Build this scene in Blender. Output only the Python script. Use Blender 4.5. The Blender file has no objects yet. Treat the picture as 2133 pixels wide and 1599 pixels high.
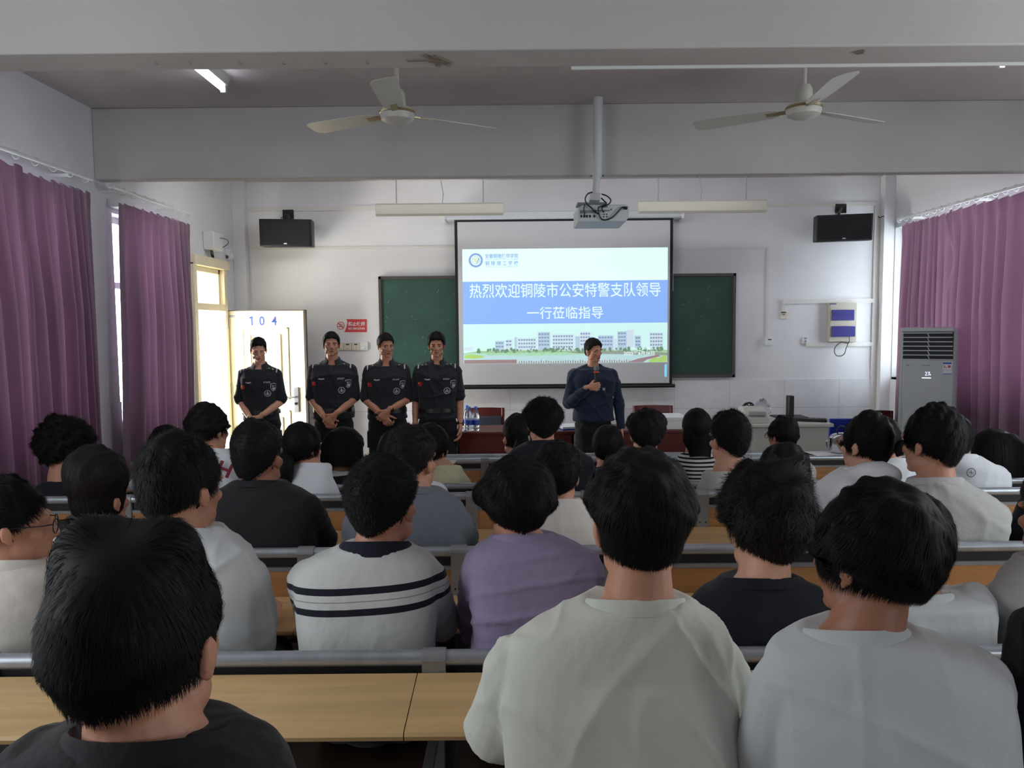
import bpy, math, random
import numpy as np
from mathutils import Matrix, Vector, noise
from mathutils.bvhtree import BVHTree

# ------------------------------------------------------------------ camera, world, lights, exposure
SC = bpy.context.scene
COL = SC.collection
F = 1600.0                      # focal length in pixels of the 2133 x 1599 frame
EYE = 1.74
YAW, PITCH, ROLL = 0.0, math.radians(4.27), -0.0093
cd = bpy.data.cameras.new('camera')
cam = bpy.data.objects.new('camera', cd); COL.objects.link(cam)
cd.sensor_width = 36.0; cd.lens = F / 2133 * 36.0; cd.clip_start = 0.02; cd.clip_end = 200
CM = Matrix.Rotation(YAW, 4, 'Z') @ Matrix.Rotation(math.pi / 2 - PITCH, 4, 'X') @ Matrix.Rotation(ROLL, 4, 'Z')
CM.translation = (0, 0, EYE)
cam.matrix_world = CM
SC.camera = cam

W = bpy.data.worlds.new('world'); SC.world = W; W.use_nodes = True
W.node_tree.nodes['Background'].inputs[0].default_value = (0.93, 0.97, 1.0, 1)
W.node_tree.nodes['Background'].inputs[1].default_value = 3.4
SC.view_settings.view_transform = 'Standard'; SC.view_settings.look = 'None'
SC.view_settings.gamma = 1.0; SC.view_settings.use_curve_mapping = False
SC.view_settings.exposure = 0.0

def area(name, loc, aim, sx, sy, power, col=(1, 1, 1)):
    l = bpy.data.lights.new(name, 'AREA'); l.shape = 'RECTANGLE'; l.size = sx; l.size_y = sy
    l.energy = power; l.color = col
    o = bpy.data.objects.new(name, l); COL.objects.link(o); o.location = loc
    o.rotation_euler = Vector(aim).to_track_quat('-Z', 'Y').to_euler()
    return o

# room metrics
XL, XR, YW, ZC, YB = -3.06, 4.23, 8.65, 3.36, -4.2
DAY = (0.90, 0.96, 1.0)
area('daylight_door', (XL - 0.55, 7.75, 1.5), (1, 0.16, 0.06), 0.95, 2.7, 215, (1.0, 0.97, 0.90))
area('daylight_left_front_window', (XL - 0.30, 6.45, 1.85), (1, 0, 0), 1.25, 1.75, 75, DAY)
area('daylight_left_middle_window', (XL - 0.30, 4.7, 1.85), (1, 0, 0), 1.5, 1.75, 65, DAY)
area('daylight_right_front_window', (XR + 0.30, 6.9, 1.85), (-1, 0.05, 0.12), 2.9, 1.85, 200, DAY)
area('daylight_left_rear_windows', (XL + 0.02, 1.7, 1.9), (1, 0.30, -0.1), 3.6, 1.7, 80, DAY)
area('daylight_right_rear_windows', (XR - 0.02, 3.0, 1.9), (-1, 0.2, -0.1), 4.2, 1.7, 100, DAY)
area('added_fill_right_back', (XR - 0.02, -2.2, 1.7), (-1, 0.45, -0.12), 2.2, 1.5, 62, DAY)  # added fill from behind the camera to brighten the foreground, no window here

area('added_fill_front_bay', (0.0, 6.5, ZC - 0.12), (0, 0.8, -0.5), 5.2, 0.2, 19, (0.95, 0.98, 1.0))  # unseen fill light added behind the far beam to lift the front wall

# ------------------------------------------------------------------ pixel to point
R3 = CM.to_3x3()
def ray(px, py):
    return R3 @ Vector(((px - 1066.5) / F, -(py - 799.5) / F, -1.0))
def at(px, py, Y):
    d = ray(px, py); t = Y / d.y
    return Vector((d.x * t, Y, EYE + d.z * t))
def atX(px, py, X):
    d = ray(px, py); t = X / d.x
    return Vector((X, d.y * t, EYE + d.z * t))
def atZ(px, py, Z):
    d = ray(px, py); t = (Z - EYE) / d.z
    return Vector((d.x * t, d.y * t, Z))

# ------------------------------------------------------------------ materials
def lin(c):
    return tuple((x / 255 / 12.92) if x / 255 <= 0.04045 else ((x / 255 + 0.055) / 1.055) ** 2.4 for x in c)
MATS = {}
def mat(name, col, rough=0.6, metal=0.0, spec=0.5, var=None, bump=None, emit=None, trans=0.0, wave=None, sheen=0.0):
    """col: sRGB 0-255. var=(scale, amount, stretch) mottling; bump=(scale, strength, stretch); emit=strength."""
    m = bpy.data.materials.new(name); m.use_nodes = True
    nt = m.node_tree; N = nt.nodes; L = nt.links; p = N['Principled BSDF']
    c = lin(col)
    p.inputs['Base Color'].default_value = (*c, 1); p.inputs['Roughness'].default_value = rough
    p.inputs['Metallic'].default_value = metal; p.inputs['Specular IOR Level'].default_value = spec
    if trans: p.inputs['Transmission Weight'].default_value = trans
    if sheen: p.inputs['Sheen Weight'].default_value = sheen
    if var or bump:
        tc = N.new('ShaderNodeTexCoord')
    def nz(scale, stretch, det=4):
        mp = N.new('ShaderNodeMapping'); mp.inputs['Scale'].default_value = stretch or (1, 1, 1)
        L.new(tc.outputs['Object'], mp.inputs[0])
        t = N.new('ShaderNodeTexNoise'); t.inputs['Scale'].default_value = scale; t.inputs['Detail'].default_value = det
        L.new(mp.outputs[0], t.inputs['Vector']); return t
    if var:
        t = nz(var[0], var[2] if len(var) > 2 else None)
        r = N.new('ShaderNodeMixRGB'); r.blend_type = 'MIX'
        a = var[1]
        r.inputs[1].default_value = (*[max(0, x * (1 - a)) for x in c], 1)
        r.inputs[2].default_value = (*[min(1, x * (1 + a)) for x in c], 1)
        mr = N.new('ShaderNodeMapRange'); mr.inputs[1].default_value = 0.3; mr.inputs[2].default_value = 0.7
        L.new(t.outputs['Fac'], mr.inputs[0]); L.new(mr.outputs[0], r.inputs[0])
        L.new(r.outputs[0], p.inputs['Base Color'])
    if bump:
        t = nz(bump[0], bump[2] if len(bump) > 2 else None, 5)
        b = N.new('ShaderNodeBump'); b.inputs['Strength'].default_value = bump[1]; b.inputs['Distance'].default_value = 0.01
        L.new(t.outputs['Fac'], b.inputs['Height']); L.new(b.outputs[0], p.inputs['Normal'])
    if emit:
        p.inputs['Emission Color'].default_value = (*c, 1); p.inputs['Emission Strength'].default_value = emit
    MATS[name] = m
    return m

def bands(m, axis, rows, col, slope=0.0):
    """Paint cloth stripes (lo, hi in object space along AXIS 0/1/2) into the material's base colour."""
    nt = m.node_tree; N = nt.nodes; L = nt.links; p = N['Principled BSDF']
    tc = N.new('ShaderNodeTexCoord'); sp = N.new('ShaderNodeSeparateXYZ'); L.new(tc.outputs['Object'], sp.inputs[0])
    co = N.new('ShaderNodeMath'); co.operation = 'MULTIPLY_ADD'; co.inputs[1].default_value = slope
    L.new(sp.outputs[0], co.inputs[0]); L.new(sp.outputs[axis], co.inputs[2])
    acc = None
    for lo, hi in rows:
        g = N.new('ShaderNodeMath'); g.operation = 'GREATER_THAN'; g.inputs[1].default_value = lo
        l = N.new('ShaderNodeMath'); l.operation = 'LESS_THAN'; l.inputs[1].default_value = hi
        k = N.new('ShaderNodeMath'); k.operation = 'MULTIPLY'
        for n in (g, l): L.new(co.outputs[0], n.inputs[0])
        L.new(g.outputs[0], k.inputs[0]); L.new(l.outputs[0], k.inputs[1])
        if acc is None: acc = k
        else:
            a = N.new('ShaderNodeMath'); a.operation = 'MAXIMUM'
            L.new(acc.outputs[0], a.inputs[0]); L.new(k.outputs[0], a.inputs[1]); acc = a
    mx = N.new('ShaderNodeMixRGB'); src = p.inputs['Base Color']
    if src.is_linked: L.new(src.links[0].from_socket, mx.inputs[1])
    else: mx.inputs[1].default_value = src.default_value
    mx.inputs[2].default_value = (*lin(col), 1)
    L.new(acc.outputs[0], mx.inputs[0]); L.new(mx.outputs[0], src)
    return m

WALL = mat('wall_paint', (222, 223, 226), 0.75, var=(1.3, 0.05), bump=(60, 0.06))
CEIL = mat('ceiling_paint', (205, 198, 198), 0.85, var=(0.9, 0.06), bump=(40, 0.06))
BEAM = mat('beam_paint', (197, 195, 193), 0.8, var=(1.1, 0.07), bump=(25, 0.12))
TILE = mat('wall_tile', (222, 223, 227), 0.3, var=(7, 0.05))
FLOORM = mat('floor_tile', (84, 66, 58), 0.35, var=(5, 0.25))
WOOD = mat('desk_wood', (212, 176, 126), 0.34, var=(9, 0.14, (0.25, 3, 3)), bump=(30, 0.03, (0.2, 3, 3)))
PANELW = mat('panel_wood', (170, 122, 76), 0.45, var=(9, 0.16, (0.25, 3, 3)), bump=(30, 0.03, (0.2, 3, 3)))
ALU = mat('rail_metal', (168, 174, 182), 0.32, metal=0.55, var=(14, 0.12))
GREYM = mat('bracket_metal', (140, 143, 146), 0.45, metal=0.35, var=(12, 0.1))
DARKM = mat('dark_plastic', (28, 29, 34), 0.5)
BLACKP = mat('black_plastic', (20, 21, 24), 0.4)
WHITEP = mat('white_plastic', (224, 226, 226), 0.4)
OFFW = mat('off_white_plastic', (214, 210, 192), 0.45)
CREAM = mat('cream_paint', (236, 226, 196), 0.5, var=(4, 0.05))
LAMPG = mat('lamp_metal', (176, 172, 162), 0.5, metal=0.2)
MAROON = mat('maroon_wood', (98, 40, 38), 0.4, var=(6, 0.15, (0.3, 2, 2)))
BOARD = mat('chalkboard_green', (38, 74, 64), 0.6, var=(3, 0.22), bump=(80, 0.03))
BROWNF = mat('brown_metal', (74, 66, 62), 0.45)
CHROME = mat('chrome', (210, 212, 214), 0.12, metal=1.0)
BEIGE = mat('lectern_beige', (198, 200, 192), 0.5, var=(5, 0.04))
BLUE = mat('blue_plastic', (40, 62, 168), 0.4)
PAPER = mat('paper_white', (232, 234, 236), 0.7)
REDP = mat('red_paint', (206, 62, 62), 0.5)
SKINS = [mat('skin_%s' % n, c, 0.5, var=(40, 0.06), bump=(300, 0.05)) for n, c in
         (('warm', (196, 140, 114)), ('light', (212, 160, 134)), ('tan', (176, 120, 94)))]
LIPS = mat('lip_skin', (160, 92, 84), 0.45)
EYEW = mat('eye_white', (206, 200, 196), 0.3)
IRIS = mat('eye_dark', (24, 16, 14), 0.2)
HAIRS = {'black': mat('hair_black', (15, 14, 15), 0.62, spec=0.2), 'brown': mat('hair_brown_black', (27, 21, 20), 0.62, spec=0.2)}

# ------------------------------------------------------------------ mesh helpers
class MB:
    def __init__(s): s.v = []; s.f = []
    def add(s, vs, fs):
        b = len(s.v); s.v.extend([tuple(v) for v in vs]); s.f.extend([tuple(b + i for i in f) for f in fs]); return s
    def box(s, lo, hi, M=None):
        x0, y0, z0 = lo; x1, y1, z1 = hi
        vs = [Vector(v) for v in ((x0, y0, z0), (x1, y0, z0), (x1, y1, z0), (x0, y1, z0), (x0, y0, z1), (x1, y0, z1), (x1, y1, z1), (x0, y1, z1))]
        if M is not None: vs = [M @ v for v in vs]
        return s.add(vs, [(3, 2, 1, 0), (4, 5, 6, 7), (0, 1, 5, 4), (1, 2, 6, 5), (2, 3, 7, 6), (3, 0, 4, 7)])
    def loft(s, rings, closed=True, cap=True):
        n = len(rings[0]); vs = [p for r in rings for p in r]; fs = []
        for i in range(len(rings) - 1):
            for j in range(n if closed else n - 1):
                k = (j + 1) % n
                fs.append((i * n + j, i * n + k, (i + 1) * n + k, (i + 1) * n + j))
        if cap: fs += [tuple(range(n - 1, -1, -1)), tuple((len(rings) - 1) * n + j for j in range(n))]
        return s.add(vs, fs)
    def tube(s, pts, r, seg=8, cap=True, flat=None):
        pts = [Vector(p) for p in pts]; rs = r if hasattr(r, '__len__') else [r] * len(pts)
        rings = []; u = None
        for i, p in enumerate(pts):
            d = (pts[min(i + 1, len(pts) - 1)] - pts[max(i - 1, 0)]).normalized()
            if u is None:
                u = d.orthogonal().normalized()
                if flat: u = Vector(flat) - d * d.dot(Vector(flat)); u.normalize()
            u = (u - d * u.dot(d)).normalized(); w = d.cross(u)
            rings.append([p + (u * math.cos(a) + w * math.sin(a)) * rs[i] for a in [2 * math.pi * k / seg for k in range(seg)]])
        return s.loft(rings, True, cap)
    def cap(s, a, b, ra, rb, seg=14):
        """Tapered capsule from a to b."""
        a, b = Vector(a), Vector(b); d = (b - a).normalized() if (b - a).length > 1e-6 else Vector((0, 0, 1))
        pts, rs = [], []
        for t in (-88, -60, -30): pts.append(a + d * ra * math.sin(math.radians(t))); rs.append(ra * math.cos(math.radians(t)))
        pts += [a, b]; rs += [ra, rb]
        for t in (30, 60, 88): pts.append(b + d * rb * math.sin(math.radians(t))); rs.append(rb * math.cos(math.radians(t)))
        u = d.orthogonal().normalized(); w = d.cross(u)
        rings = [[p + (u * math.cos(x) + w * math.sin(x)) * q for x in [2 * math.pi * k / seg for k in range(seg)]] for p, q in zip(pts, rs)]
        return s.loft(rings)
    def chain(s, pts, rs, seg=14):
        for i in range(len(pts) - 1): s.cap(pts[i], pts[i + 1], rs[i], rs[i + 1], seg)
        return s
    def ell(s, c, r, M=None, seg=18, ring=12):
        c = Vector(c); R = [[]]; rings = []
        for i in range(ring + 1):
            t = math.pi * (0.02 + 0.96 * i / ring)
            q = [Vector((r[0] * math.sin(t) * math.cos(a), r[1] * math.sin(t) * math.sin(a), -r[2] * math.cos(t))) for a in [2 * math.pi * k / seg for k in range(seg)]]
            rings.append([c + (M @ p if M is not None else p) for p in q])
        return s.loft(rings)
    def lathe(s, prof, c=(0, 0, 0), seg=24, M=None, cap=True):
        c = Vector(c); rings = []
        for r, z in prof:
            q = [Vector((r * math.cos(2 * math.pi * k / seg), r * math.sin(2 * math.pi * k / seg), z)) for k in range(seg)]
            rings.append([c + (M @ p if M is not None else p) for p in q])
        return s.loft(rings, True, cap)
    def prism(s, poly, y0, y1, M=None):
        """poly of (x, z) extruded from y0 to y1."""
        a = [Vector((x, y0, z)) for x, z in poly]; b = [Vector((x, y1, z)) for x, z in poly]
        if M is not None: a = [M @ v for v in a]; b = [M @ v for v in b]
        return s.loft([a, b])
    def build(s, name, m, parent=None, smooth=0.7, bevel=0, kind=None):
        return make(name, s.v, s.f, m, parent, smooth, bevel)

def make(name, v, f, m, parent=None, smooth=0.7, bevel=0):
    me = bpy.data.meshes.new(name)
    if isinstance(f, np.ndarray):
        n, k = f.shape
        me.vertices.add(len(v)); me.vertices.foreach_set('co', np.asarray(v, dtype=np.float32).ravel())
        me.loops.add(n * k); me.loops.foreach_set('vertex_index', f.astype(np.int32).ravel())
        me.polygons.add(n); me.polygons.foreach_set('loop_start', np.arange(0, n * k, k, dtype=np.int32))
        me.update(calc_edges=True)
    else:
        me.from_pydata([tuple(x) for x in v], [], f); me.update()
    o = bpy.data.objects.new(name, me); COL.objects.link(o)
    if m is not None: me.materials.append(m)
    if smooth:
        me.polygons.foreach_set('use_smooth', [True] * len(me.polygons))
        if smooth < 3: me.set_sharp_from_angle(angle=smooth)
    if parent is not None:
        o.parent = parent
        if parent.type == 'EMPTY': o.matrix_parent_inverse = parent.matrix_basis.inverted()
        else: o.location = -Vector(parent.get('_o', (0, 0, 0)))
    elif len(me.vertices):
        co = np.empty(len(me.vertices) * 3, dtype=np.float32); me.vertices.foreach_get('co', co); co = co.reshape(-1, 3)
        c = (co.min(0) + co.max(0)) / 2; c[2] = co[:, 2].min()
        me.vertices.foreach_set('co', (co - c).ravel()); me.update(); o.location = c.tolist(); o['_o'] = c.tolist()
    if bevel:
        b = o.modifiers.new('bevel', 'BEVEL'); b.width = bevel; b.segments = 2; b.limit_method = 'ANGLE'
    return o

def thing(name, label, cat, loc, group=None, rz=0.0):
    o = bpy.data.objects.new(name, None); COL.objects.link(o); o.empty_display_size = 0.1
    o.location = loc; o.rotation_euler = (0, 0, rz)
    return tag(o, label, cat, group)
def tag(o, label, cat, group=None, kind=None):
    o['label'] = label; o['category'] = cat
    if group: o['group'] = group
    if kind: o['kind'] = kind
    return o
def struct(name, mb, m, parent=None, bevel=0):
    o = mb.build(name, m, parent, 0.6, bevel)
    if parent is None: o['kind'] = 'structure'
    return o
def dup(root, delta, label=None):
    r = root.copy(); COL.objects.link(r); r.location = root.location + Vector(delta)
    if label: r['label'] = label
    def rec(src, dst):
        for ch in [c for c in bpy.data.objects if c.parent == src]:
            q = ch.copy(); COL.objects.link(q); q.parent = dst; rec(ch, q)
    rec(root, r)
    return r
def text_geo(body, size, bold=0.0, align='CENTER', space=1.0):
    c = bpy.data.curves.new('t', 'FONT'); c.body = body; c.size = size; c.align_x = align; c.align_y = 'CENTER'; c.offset = bold; c.space_character = space
    c.resolution_u = 4
    o = bpy.data.objects.new('t', c); COL.objects.link(o)
    me = bpy.data.meshes.new_from_object(o.evaluated_get(bpy.context.evaluated_depsgraph_get()))
    v = [tuple(x.co) for x in me.vertices]; f = [tuple(p.vertices) for p in me.polygons]
    bpy.data.objects.remove(o); bpy.data.curves.remove(c); bpy.data.meshes.remove(me)
    return v, f
def fit_text(body, w, h, bold=0.0):
    """Text stretched to fill w x h, centred on 0."""
    v, f = text_geo(body, 1.0, bold)
    a = np.array(v); lo, hi = a.min(0), a.max(0)
    return [((x - (lo[0] + hi[0]) / 2) * w / (hi[0] - lo[0]), (y - (lo[1] + hi[1]) / 2) * h / (hi[1] - lo[1])) for x, y, _ in v], f
def wall_text(name, body, c, w, h, m, parent, bold=0.0):
    """Lettering on a surface facing -Y."""
    v, f = fit_text(body, w, h, bold)
    return make(name, [(c[0] + x, c[1], c[2] + y) for x, y in v], f, m, parent, 0)
# ------------------------------------------------------------------ the room
PLAT, PY = 0.135, 3.75           # rear platform height and where it ends
WALLT = 0.24
fl = struct('floor', MB().box((XL - 0.3, PY, -0.1), (XR + 0.3, YW + 0.3, 0.0)).box((XL - 0.3, YB, -0.1), (XR + 0.3, PY, PLAT)), FLOORM)
nt = FLOORM.node_tree
br = nt.nodes.new('ShaderNodeTexBrick'); br.offset = 0.0
for k, v in (('Scale', 1.0), ('Mortar Size', 0.006), ('Brick Width', 0.3), ('Row Height', 0.3)): br.inputs[k].default_value = v
src = nt.nodes['Principled BSDF'].inputs['Base Color']; up = src.links[0].from_socket
nt.links.new(up, br.inputs['Color1']); nt.links.new(up, br.inputs['Color2']); br.inputs['Mortar'].default_value = (*lin((120, 108, 98)), 1)
tcn = nt.nodes.new('ShaderNodeTexCoord'); nt.links.new(tcn.outputs['Object'], br.inputs['Vector']); nt.links.new(br.outputs['Color'], src)
# tile wainscot grout
nt = TILE.node_tree
br = nt.nodes.new('ShaderNodeTexBrick'); br.offset = 0.0
for k, v in (('Scale', 1.0), ('Mortar Size', 0.0025), ('Brick Width', 0.62), ('Row Height', 0.4)): br.inputs[k].default_value = v
mp = nt.nodes.new('ShaderNodeMapping'); mp.inputs['Rotation'].default_value = (math.pi / 2, 0, 0)
tcn = nt.nodes.new('ShaderNodeTexCoord'); nt.links.new(tcn.outputs['Object'], mp.inputs[0]); nt.links.new(mp.outputs[0], br.inputs['Vector'])
src = nt.nodes['Principled BSDF'].inputs['Base Color']; up = src.links[0].from_socket
nt.links.new(up, br.inputs['Color1']); nt.links.new(up, br.inputs['Color2']); br.inputs['Mortar'].default_value = (*lin((186, 187, 190)), 1)
nt.links.new(br.outputs['Color'], src)

struct('ceiling', MB().box((XL - 0.3, YB, ZC), (XR + 0.3, YW + 0.3, ZC + 0.15)), CEIL)
WT = 1.12
struct('wall_front', MB().box((XL - 0.3, YW, 0), (XR + 0.3, YW + WALLT, ZC)), WALL)
struct('trim_1', MB().box((XL + 0.138, YW - 0.012, 0), (XR - 0.123, YW, WT)), TILE)
struct('wall_back', MB().box((XL - 0.3, YB - WALLT, 0), (XR + 0.3, YB, ZC)), WALL)
# left wall with two windows and the door opening
DZ, DT0, DT1 = 1.93, 2.00, 2.385     # door head, transom light
DY0, DY1 = 7.40, 8.26
wl = MB(); x0, x1 = XL - WALLT, XL
LW = [(3.55, 5.34, 0.95, 2.64), (atX(242, 650, XL).y, 6.92, 0.95, 2.64)]
def wall_with_holes(mb, xa, xb, y0, y1, holes):
    ys = y0
    for (a, b, za, zb) in holes:
        mb.box((xa, ys, 0), (xb, a, ZC))
        if za > 0: mb.box((xa, a, 0), (xb, b, za))
        mb.box((xa, a, zb), (xb, b, ZC)); ys = b
    mb.box((xa, ys, 0), (xb, y1, ZC))
wall_with_holes(wl, x0, x1, YB, YW + 0.2, LW + [(DY0, DY1, 0, DT1 + 0.05)])
struct('wall_left', wl, WALL)
struct('trim_2', MB().box((XL, 5.34, 0), (XL + 0.010, LW[1][0], 1.185)), TILE)
wr = MB(); RW = [(5.2, atX(1862, 600, XR).y, WT + 0.02, 2.78)]
wall_with_holes(wr, XR, XR + WALLT, YB, YW + 0.2, RW)
struct('wall_right', wr, WALL)
struct('trim_3', MB().box((XR - 0.010, 5.0, 0), (XR, YW, WT)), TILE)
# pilasters in the front corners
struct('column_left', MB().box((XL, YW - 0.10, 0), (XL + 0.138, YW, ZC)), WALL, bevel=0.004)
struct('column_right', MB().box((XR - 0.123, YW - 0.10, 0), (XR, YW, ZC)), WALL, bevel=0.004)
# cross beams
for nm, ya, yb, zb in (('beam_near', 3.165, 3.375, 2.845), ('beam_far', 5.752, 5.86, 2.845)):
    struct(nm, MB().box((XL, ya, zb), (XR, yb, ZC)), BEAM, bevel=0.008)
# windows
GLASS = mat('window_glass', (240, 246, 250), 0.02, trans=1.0)
FRAMEW = mat('window_frame_white', (226, 228, 230), 0.4)
def window(nm, xw, side, a, b, za, zb, nb):
    r = bpy.data.objects.new(nm, None); COL.objects.link(r); r.location = (xw, (a + b) / 2, za); r['kind'] = 'structure'
    xc = xw + side * 0.14; t = 0.025
    fr = MB()
    for z in (za + t, zb - t, za + (zb - za) * 0.68): fr.box((xc - t, a, z - t), (xc + t, b, z + t))
    for k in range(nb + 1):
        y = a + t + (b - a - 2 * t) * k / nb
        fr.box((xc - t, y - t, za), (xc + t, y + t, zb))
    fr.build('window_frame', FRAMEW, r)
    MB().box((xc - 0.003, a + t, za + t), (xc + 0.003, b - t, zb - t)).build('pane', GLASS, r)
    MB().box((min(xw, xw + side * 0.12), a, za - 0.02), (max(xw, xw + side * 0.12), b, za)).build('window_sill', FRAMEW, r)
window('window_1', XL, -1, *LW[0], 3)
window('window_2', XL, -1, *LW[1], 2)
window('window_3', XR, 1, *RW[0], 4)
# the doorway: cream steel frame with transom, door leaf open along the front wall
df = bpy.data.objects.new('door_1', None); COL.objects.link(df); df.location = (XL, DY1, 0); df['kind'] = 'structure'
m = MB(); xa, xb = XL - 0.10, XL + 0.03
m.box((xa, DY1 - 0.075, 0), (xb, DY1, DT1)); m.box((xa, DY0, 0), (xb, DY0 + 0.075, DT1))
m.box((xa, DY0, DT1 - 0.02), (xb + 0.02, DY1 + 0.03, DT1 + 0.075)); m.box((xa + 0.004, DY0 + 0.07, DZ), (xb - 0.004, DY1 - 0.07, DT0))
m.box((xa - 0.02, DY1 - 0.11, DT0), (xb - 0.05, DY1 - 0.07, DT1)); m.box((xa - 0.02, DY0, DT1 - 0.07), (xb - 0.05, DY1 - 0.07, DT1 - 0.02))
m.build('frame', CREAM, df, bevel=0.004)
g = mat('frosted_glass', (246, 240, 220), 0.35, trans=0.9)
MB().box((xa + 0.03, DY0 + 0.05, DT0), (xa + 0.036, DY1 - 0.09, DT1 - 0.06)).build('transom_pane', g, df)
for z in (0.35, 1.05, 1.75):
    MB().tube([(XL + 0.035, DY1 - 0.005, z), (XL + 0.035, DY1 - 0.005, z + 0.1)], 0.008).build('hinge', CHROME, df)
LY = 8.27; LX0 = at(470, 660, LY).x; LX1 = at(632, 660, LY).x; LZ1 = at(552, 647, LY).z
leaf = MB().box((LX0, LY, 0.03), (LX1, LY + 0.045, LZ1)).build('leaf', CREAM, df, bevel=0.003)
edge = MB().box((LX1, LY - 0.004, 0.03), (LX1 + 0.022, LY + 0.055, LZ1 + 0.008)).box((LX0, LY - 0.002, LZ1), (LX1 + 0.022, LY + 0.05, LZ1 + 0.008))
edge.build('edge_strip', BROWNF, leaf)
def frame_rect(mb, x0, x1, z0, z1, w, y0, y1):
    for a in ((x0, x1, z0, z0 + w), (x0, x1, z1 - w, z1), (x0, x0 + w, z0, z1), (x1 - w, x1, z0, z1)): mb.box((a[0], y0, a[2]), (a[1], y1, a[3]))
lw = LX1 - LX0
mo = MB()
for z0, z1 in ((0.98, at(552, 682, LY).z), (0.18, 0.86)):
    frame_rect(mo, LX0 + lw * 0.20, LX0 + lw * 0.80, z0, z1, 0.018, LY - 0.010, LY + 0.001)
    frame_rect(mo, LX0 + lw * 0.30, LX0 + lw * 0.70, z0 + 0.07, z1 - 0.07, 0.012, LY - 0.014, LY + 0.001)
mo.build('raised_moulding', CREAM, leaf, bevel=0.004)
STENCIL = mat('blue_stencil_paint', (34, 66, 138), 0.6, var=(30, 0.12))
p = at(523, 668, LY - 0.001)
make('number_one', [(p.x + x, p.y, p.z + z) for x, z in ((-0.001, -0.05), (0.019, -0.05), (0.019, 0.05), (0.001, 0.05), (-0.02, 0.036), (-0.02, 0.018), (-0.001, 0.026))], [tuple(range(7))], STENCIL, leaf, 0)
for ch, px in (('0', 545.5), ('4', 571)):
    p = at(px, 668, LY - 0.001); wall_text('number_%s' % {'1': 'one', '0': 'zero', '4': 'four'}[ch], ch, p, 0.036 if ch == '1' else 0.058, 0.098, STENCIL, leaf, 0.018)
MB().box((at(477, 659, LY).x, LY - 0.003, at(477, 661, LY).z), (at(491, 659, LY).x, LY, at(477, 656, LY).z)).build('door_tag', GREYM, leaf)
p0 = at(617, 805, LY)
MB().box((p0.x - 0.028, LY - 0.014, at(617, 858, LY).z), (p0.x + 0.028, LY, at(617, 806, LY).z)).build('lock_plate', GREYM, leaf, bevel=0.004)
h = at(617, 826, LY)
MB().tube([(h.x, LY - 0.01, h.z), (h.x, LY - 0.055, h.z), (h.x - 0.03, LY - 0.06, h.z), (h.x - 0.115, LY - 0.058, h.z)], 0.010).build('handle', GREYM, leaf)
MB().lathe([(0.014, 0), (0.014, 0.01)], (0, 0, 0), 16, Matrix.Translation((h.x, LY - 0.012, at(617, 840, LY).z)) @ Matrix.Rotation(math.pi / 2, 4, 'X')).build('key_cylinder', CHROME, leaf)
# white floor outside the door and windows so daylight has something to bounce on
struct('ground', MB().box((XL - 8, -6, -0.12), (XL - WALLT, 14, -0.02)).box((XR + WALLT, -6, -0.12), (XR + 8, 14, -0.02)), mat('pale_paving', (200, 196, 188), 0.9, var=(2, 0.1)))

# ------------------------------------------------------------------ curtains and rods
CUR = bpy.data.materials.new('purple_satin'); CUR.use_nodes = True
nt = CUR.node_tree; p = nt.nodes['Principled BSDF']
p.inputs['Base Color'].default_value = (*lin((124, 99, 117)), 1); p.inputs['Roughness'].default_value = 0.42
p.inputs['Sheen Weight'].default_value = 0.25
tr = nt.nodes.new('ShaderNodeBsdfTranslucent'); tr.inputs[0].default_value = (*lin((160, 106, 138)), 1)
mx = nt.nodes.new('ShaderNodeMixShader'); mx.inputs[0].default_value = 0.13
nt.links.new(p.outputs[0], mx.inputs[1]); nt.links.new(tr.outputs[0], mx.inputs[2]); nt.links.new(mx.outputs[0], nt.nodes['Material Output'].inputs[0])
def curtain(label, X, side, ya, yb, yab, ybb, z0, z1, nf, seed, notch=None):
    """Pleated hanging cloth; ya..yb at the top, yab..ybb at the bottom; side is the direction into the room."""
    rnd = random.Random(seed); nu, nv = nf * 14, 40
    ph = [rnd.uniform(0, 6.3) for _ in range(8)]
    warp = np.cumsum(np.array([rnd.uniform(0.55, 1.5) for _ in range(nf + 1)])); warp = np.concatenate([[0], warp / warp[-1]])
    am = [rnd.uniform(0.65, 1.2) for _ in range(nf + 2)]
    V = []
    for j in range(nv + 1):
        t = j / nv; z = z1 + (z0 - z1) * t
        for i in range(nu + 1):
            u = i / nu
            k = np.interp(u, warp, np.arange(nf + 2)) + 0.10 * math.sin(3.1 * t + ph[0] + u * 7) * t
            kk = int(min(max(k, 0), nf + 1)); A = am[kk] * (0.020 + 0.052 * min(1, t * 3.0)) * min(1, 0.2 + 7 * min(u, 1 - u))
            s = math.sin(2 * math.pi * k); s = math.copysign(abs(s) ** 0.75, s)
            y = ya + (yb - ya) * u + ((yab - ya) * (1 - u) + (ybb - yb) * u) * t ** 0.8
            x = X + side * (A * s + 0.012 * math.sin(9 * u + 4 * t + ph[1]) * t)
            y += 0.014 * math.cos(2 * math.pi * k) * t
            if notch: y += notch[0] * max(0, 1 - u * 6) * math.exp(-((t - notch[1]) / notch[2]) ** 2) 
            if t < 0.05: x += side * 0.006 * math.sin(k * 12)
            zz = z - (0.014 * math.sin(2 * math.pi * k) if j == 0 else 0) + (0.03 * math.sin(5 * u + ph[2]) if j == nv else 0)
            V.append((x, y, zz))
    n = nu + 1
    f = np.array([(j * n + i, j * n + i + 1, (j + 1) * n + i + 1, (j + 1) * n + i) for j in range(nv) for i in range(nu)])
    o = make('curtain', V, f, CUR, None, 3)
    return tag(o, label, 'curtain')
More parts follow.
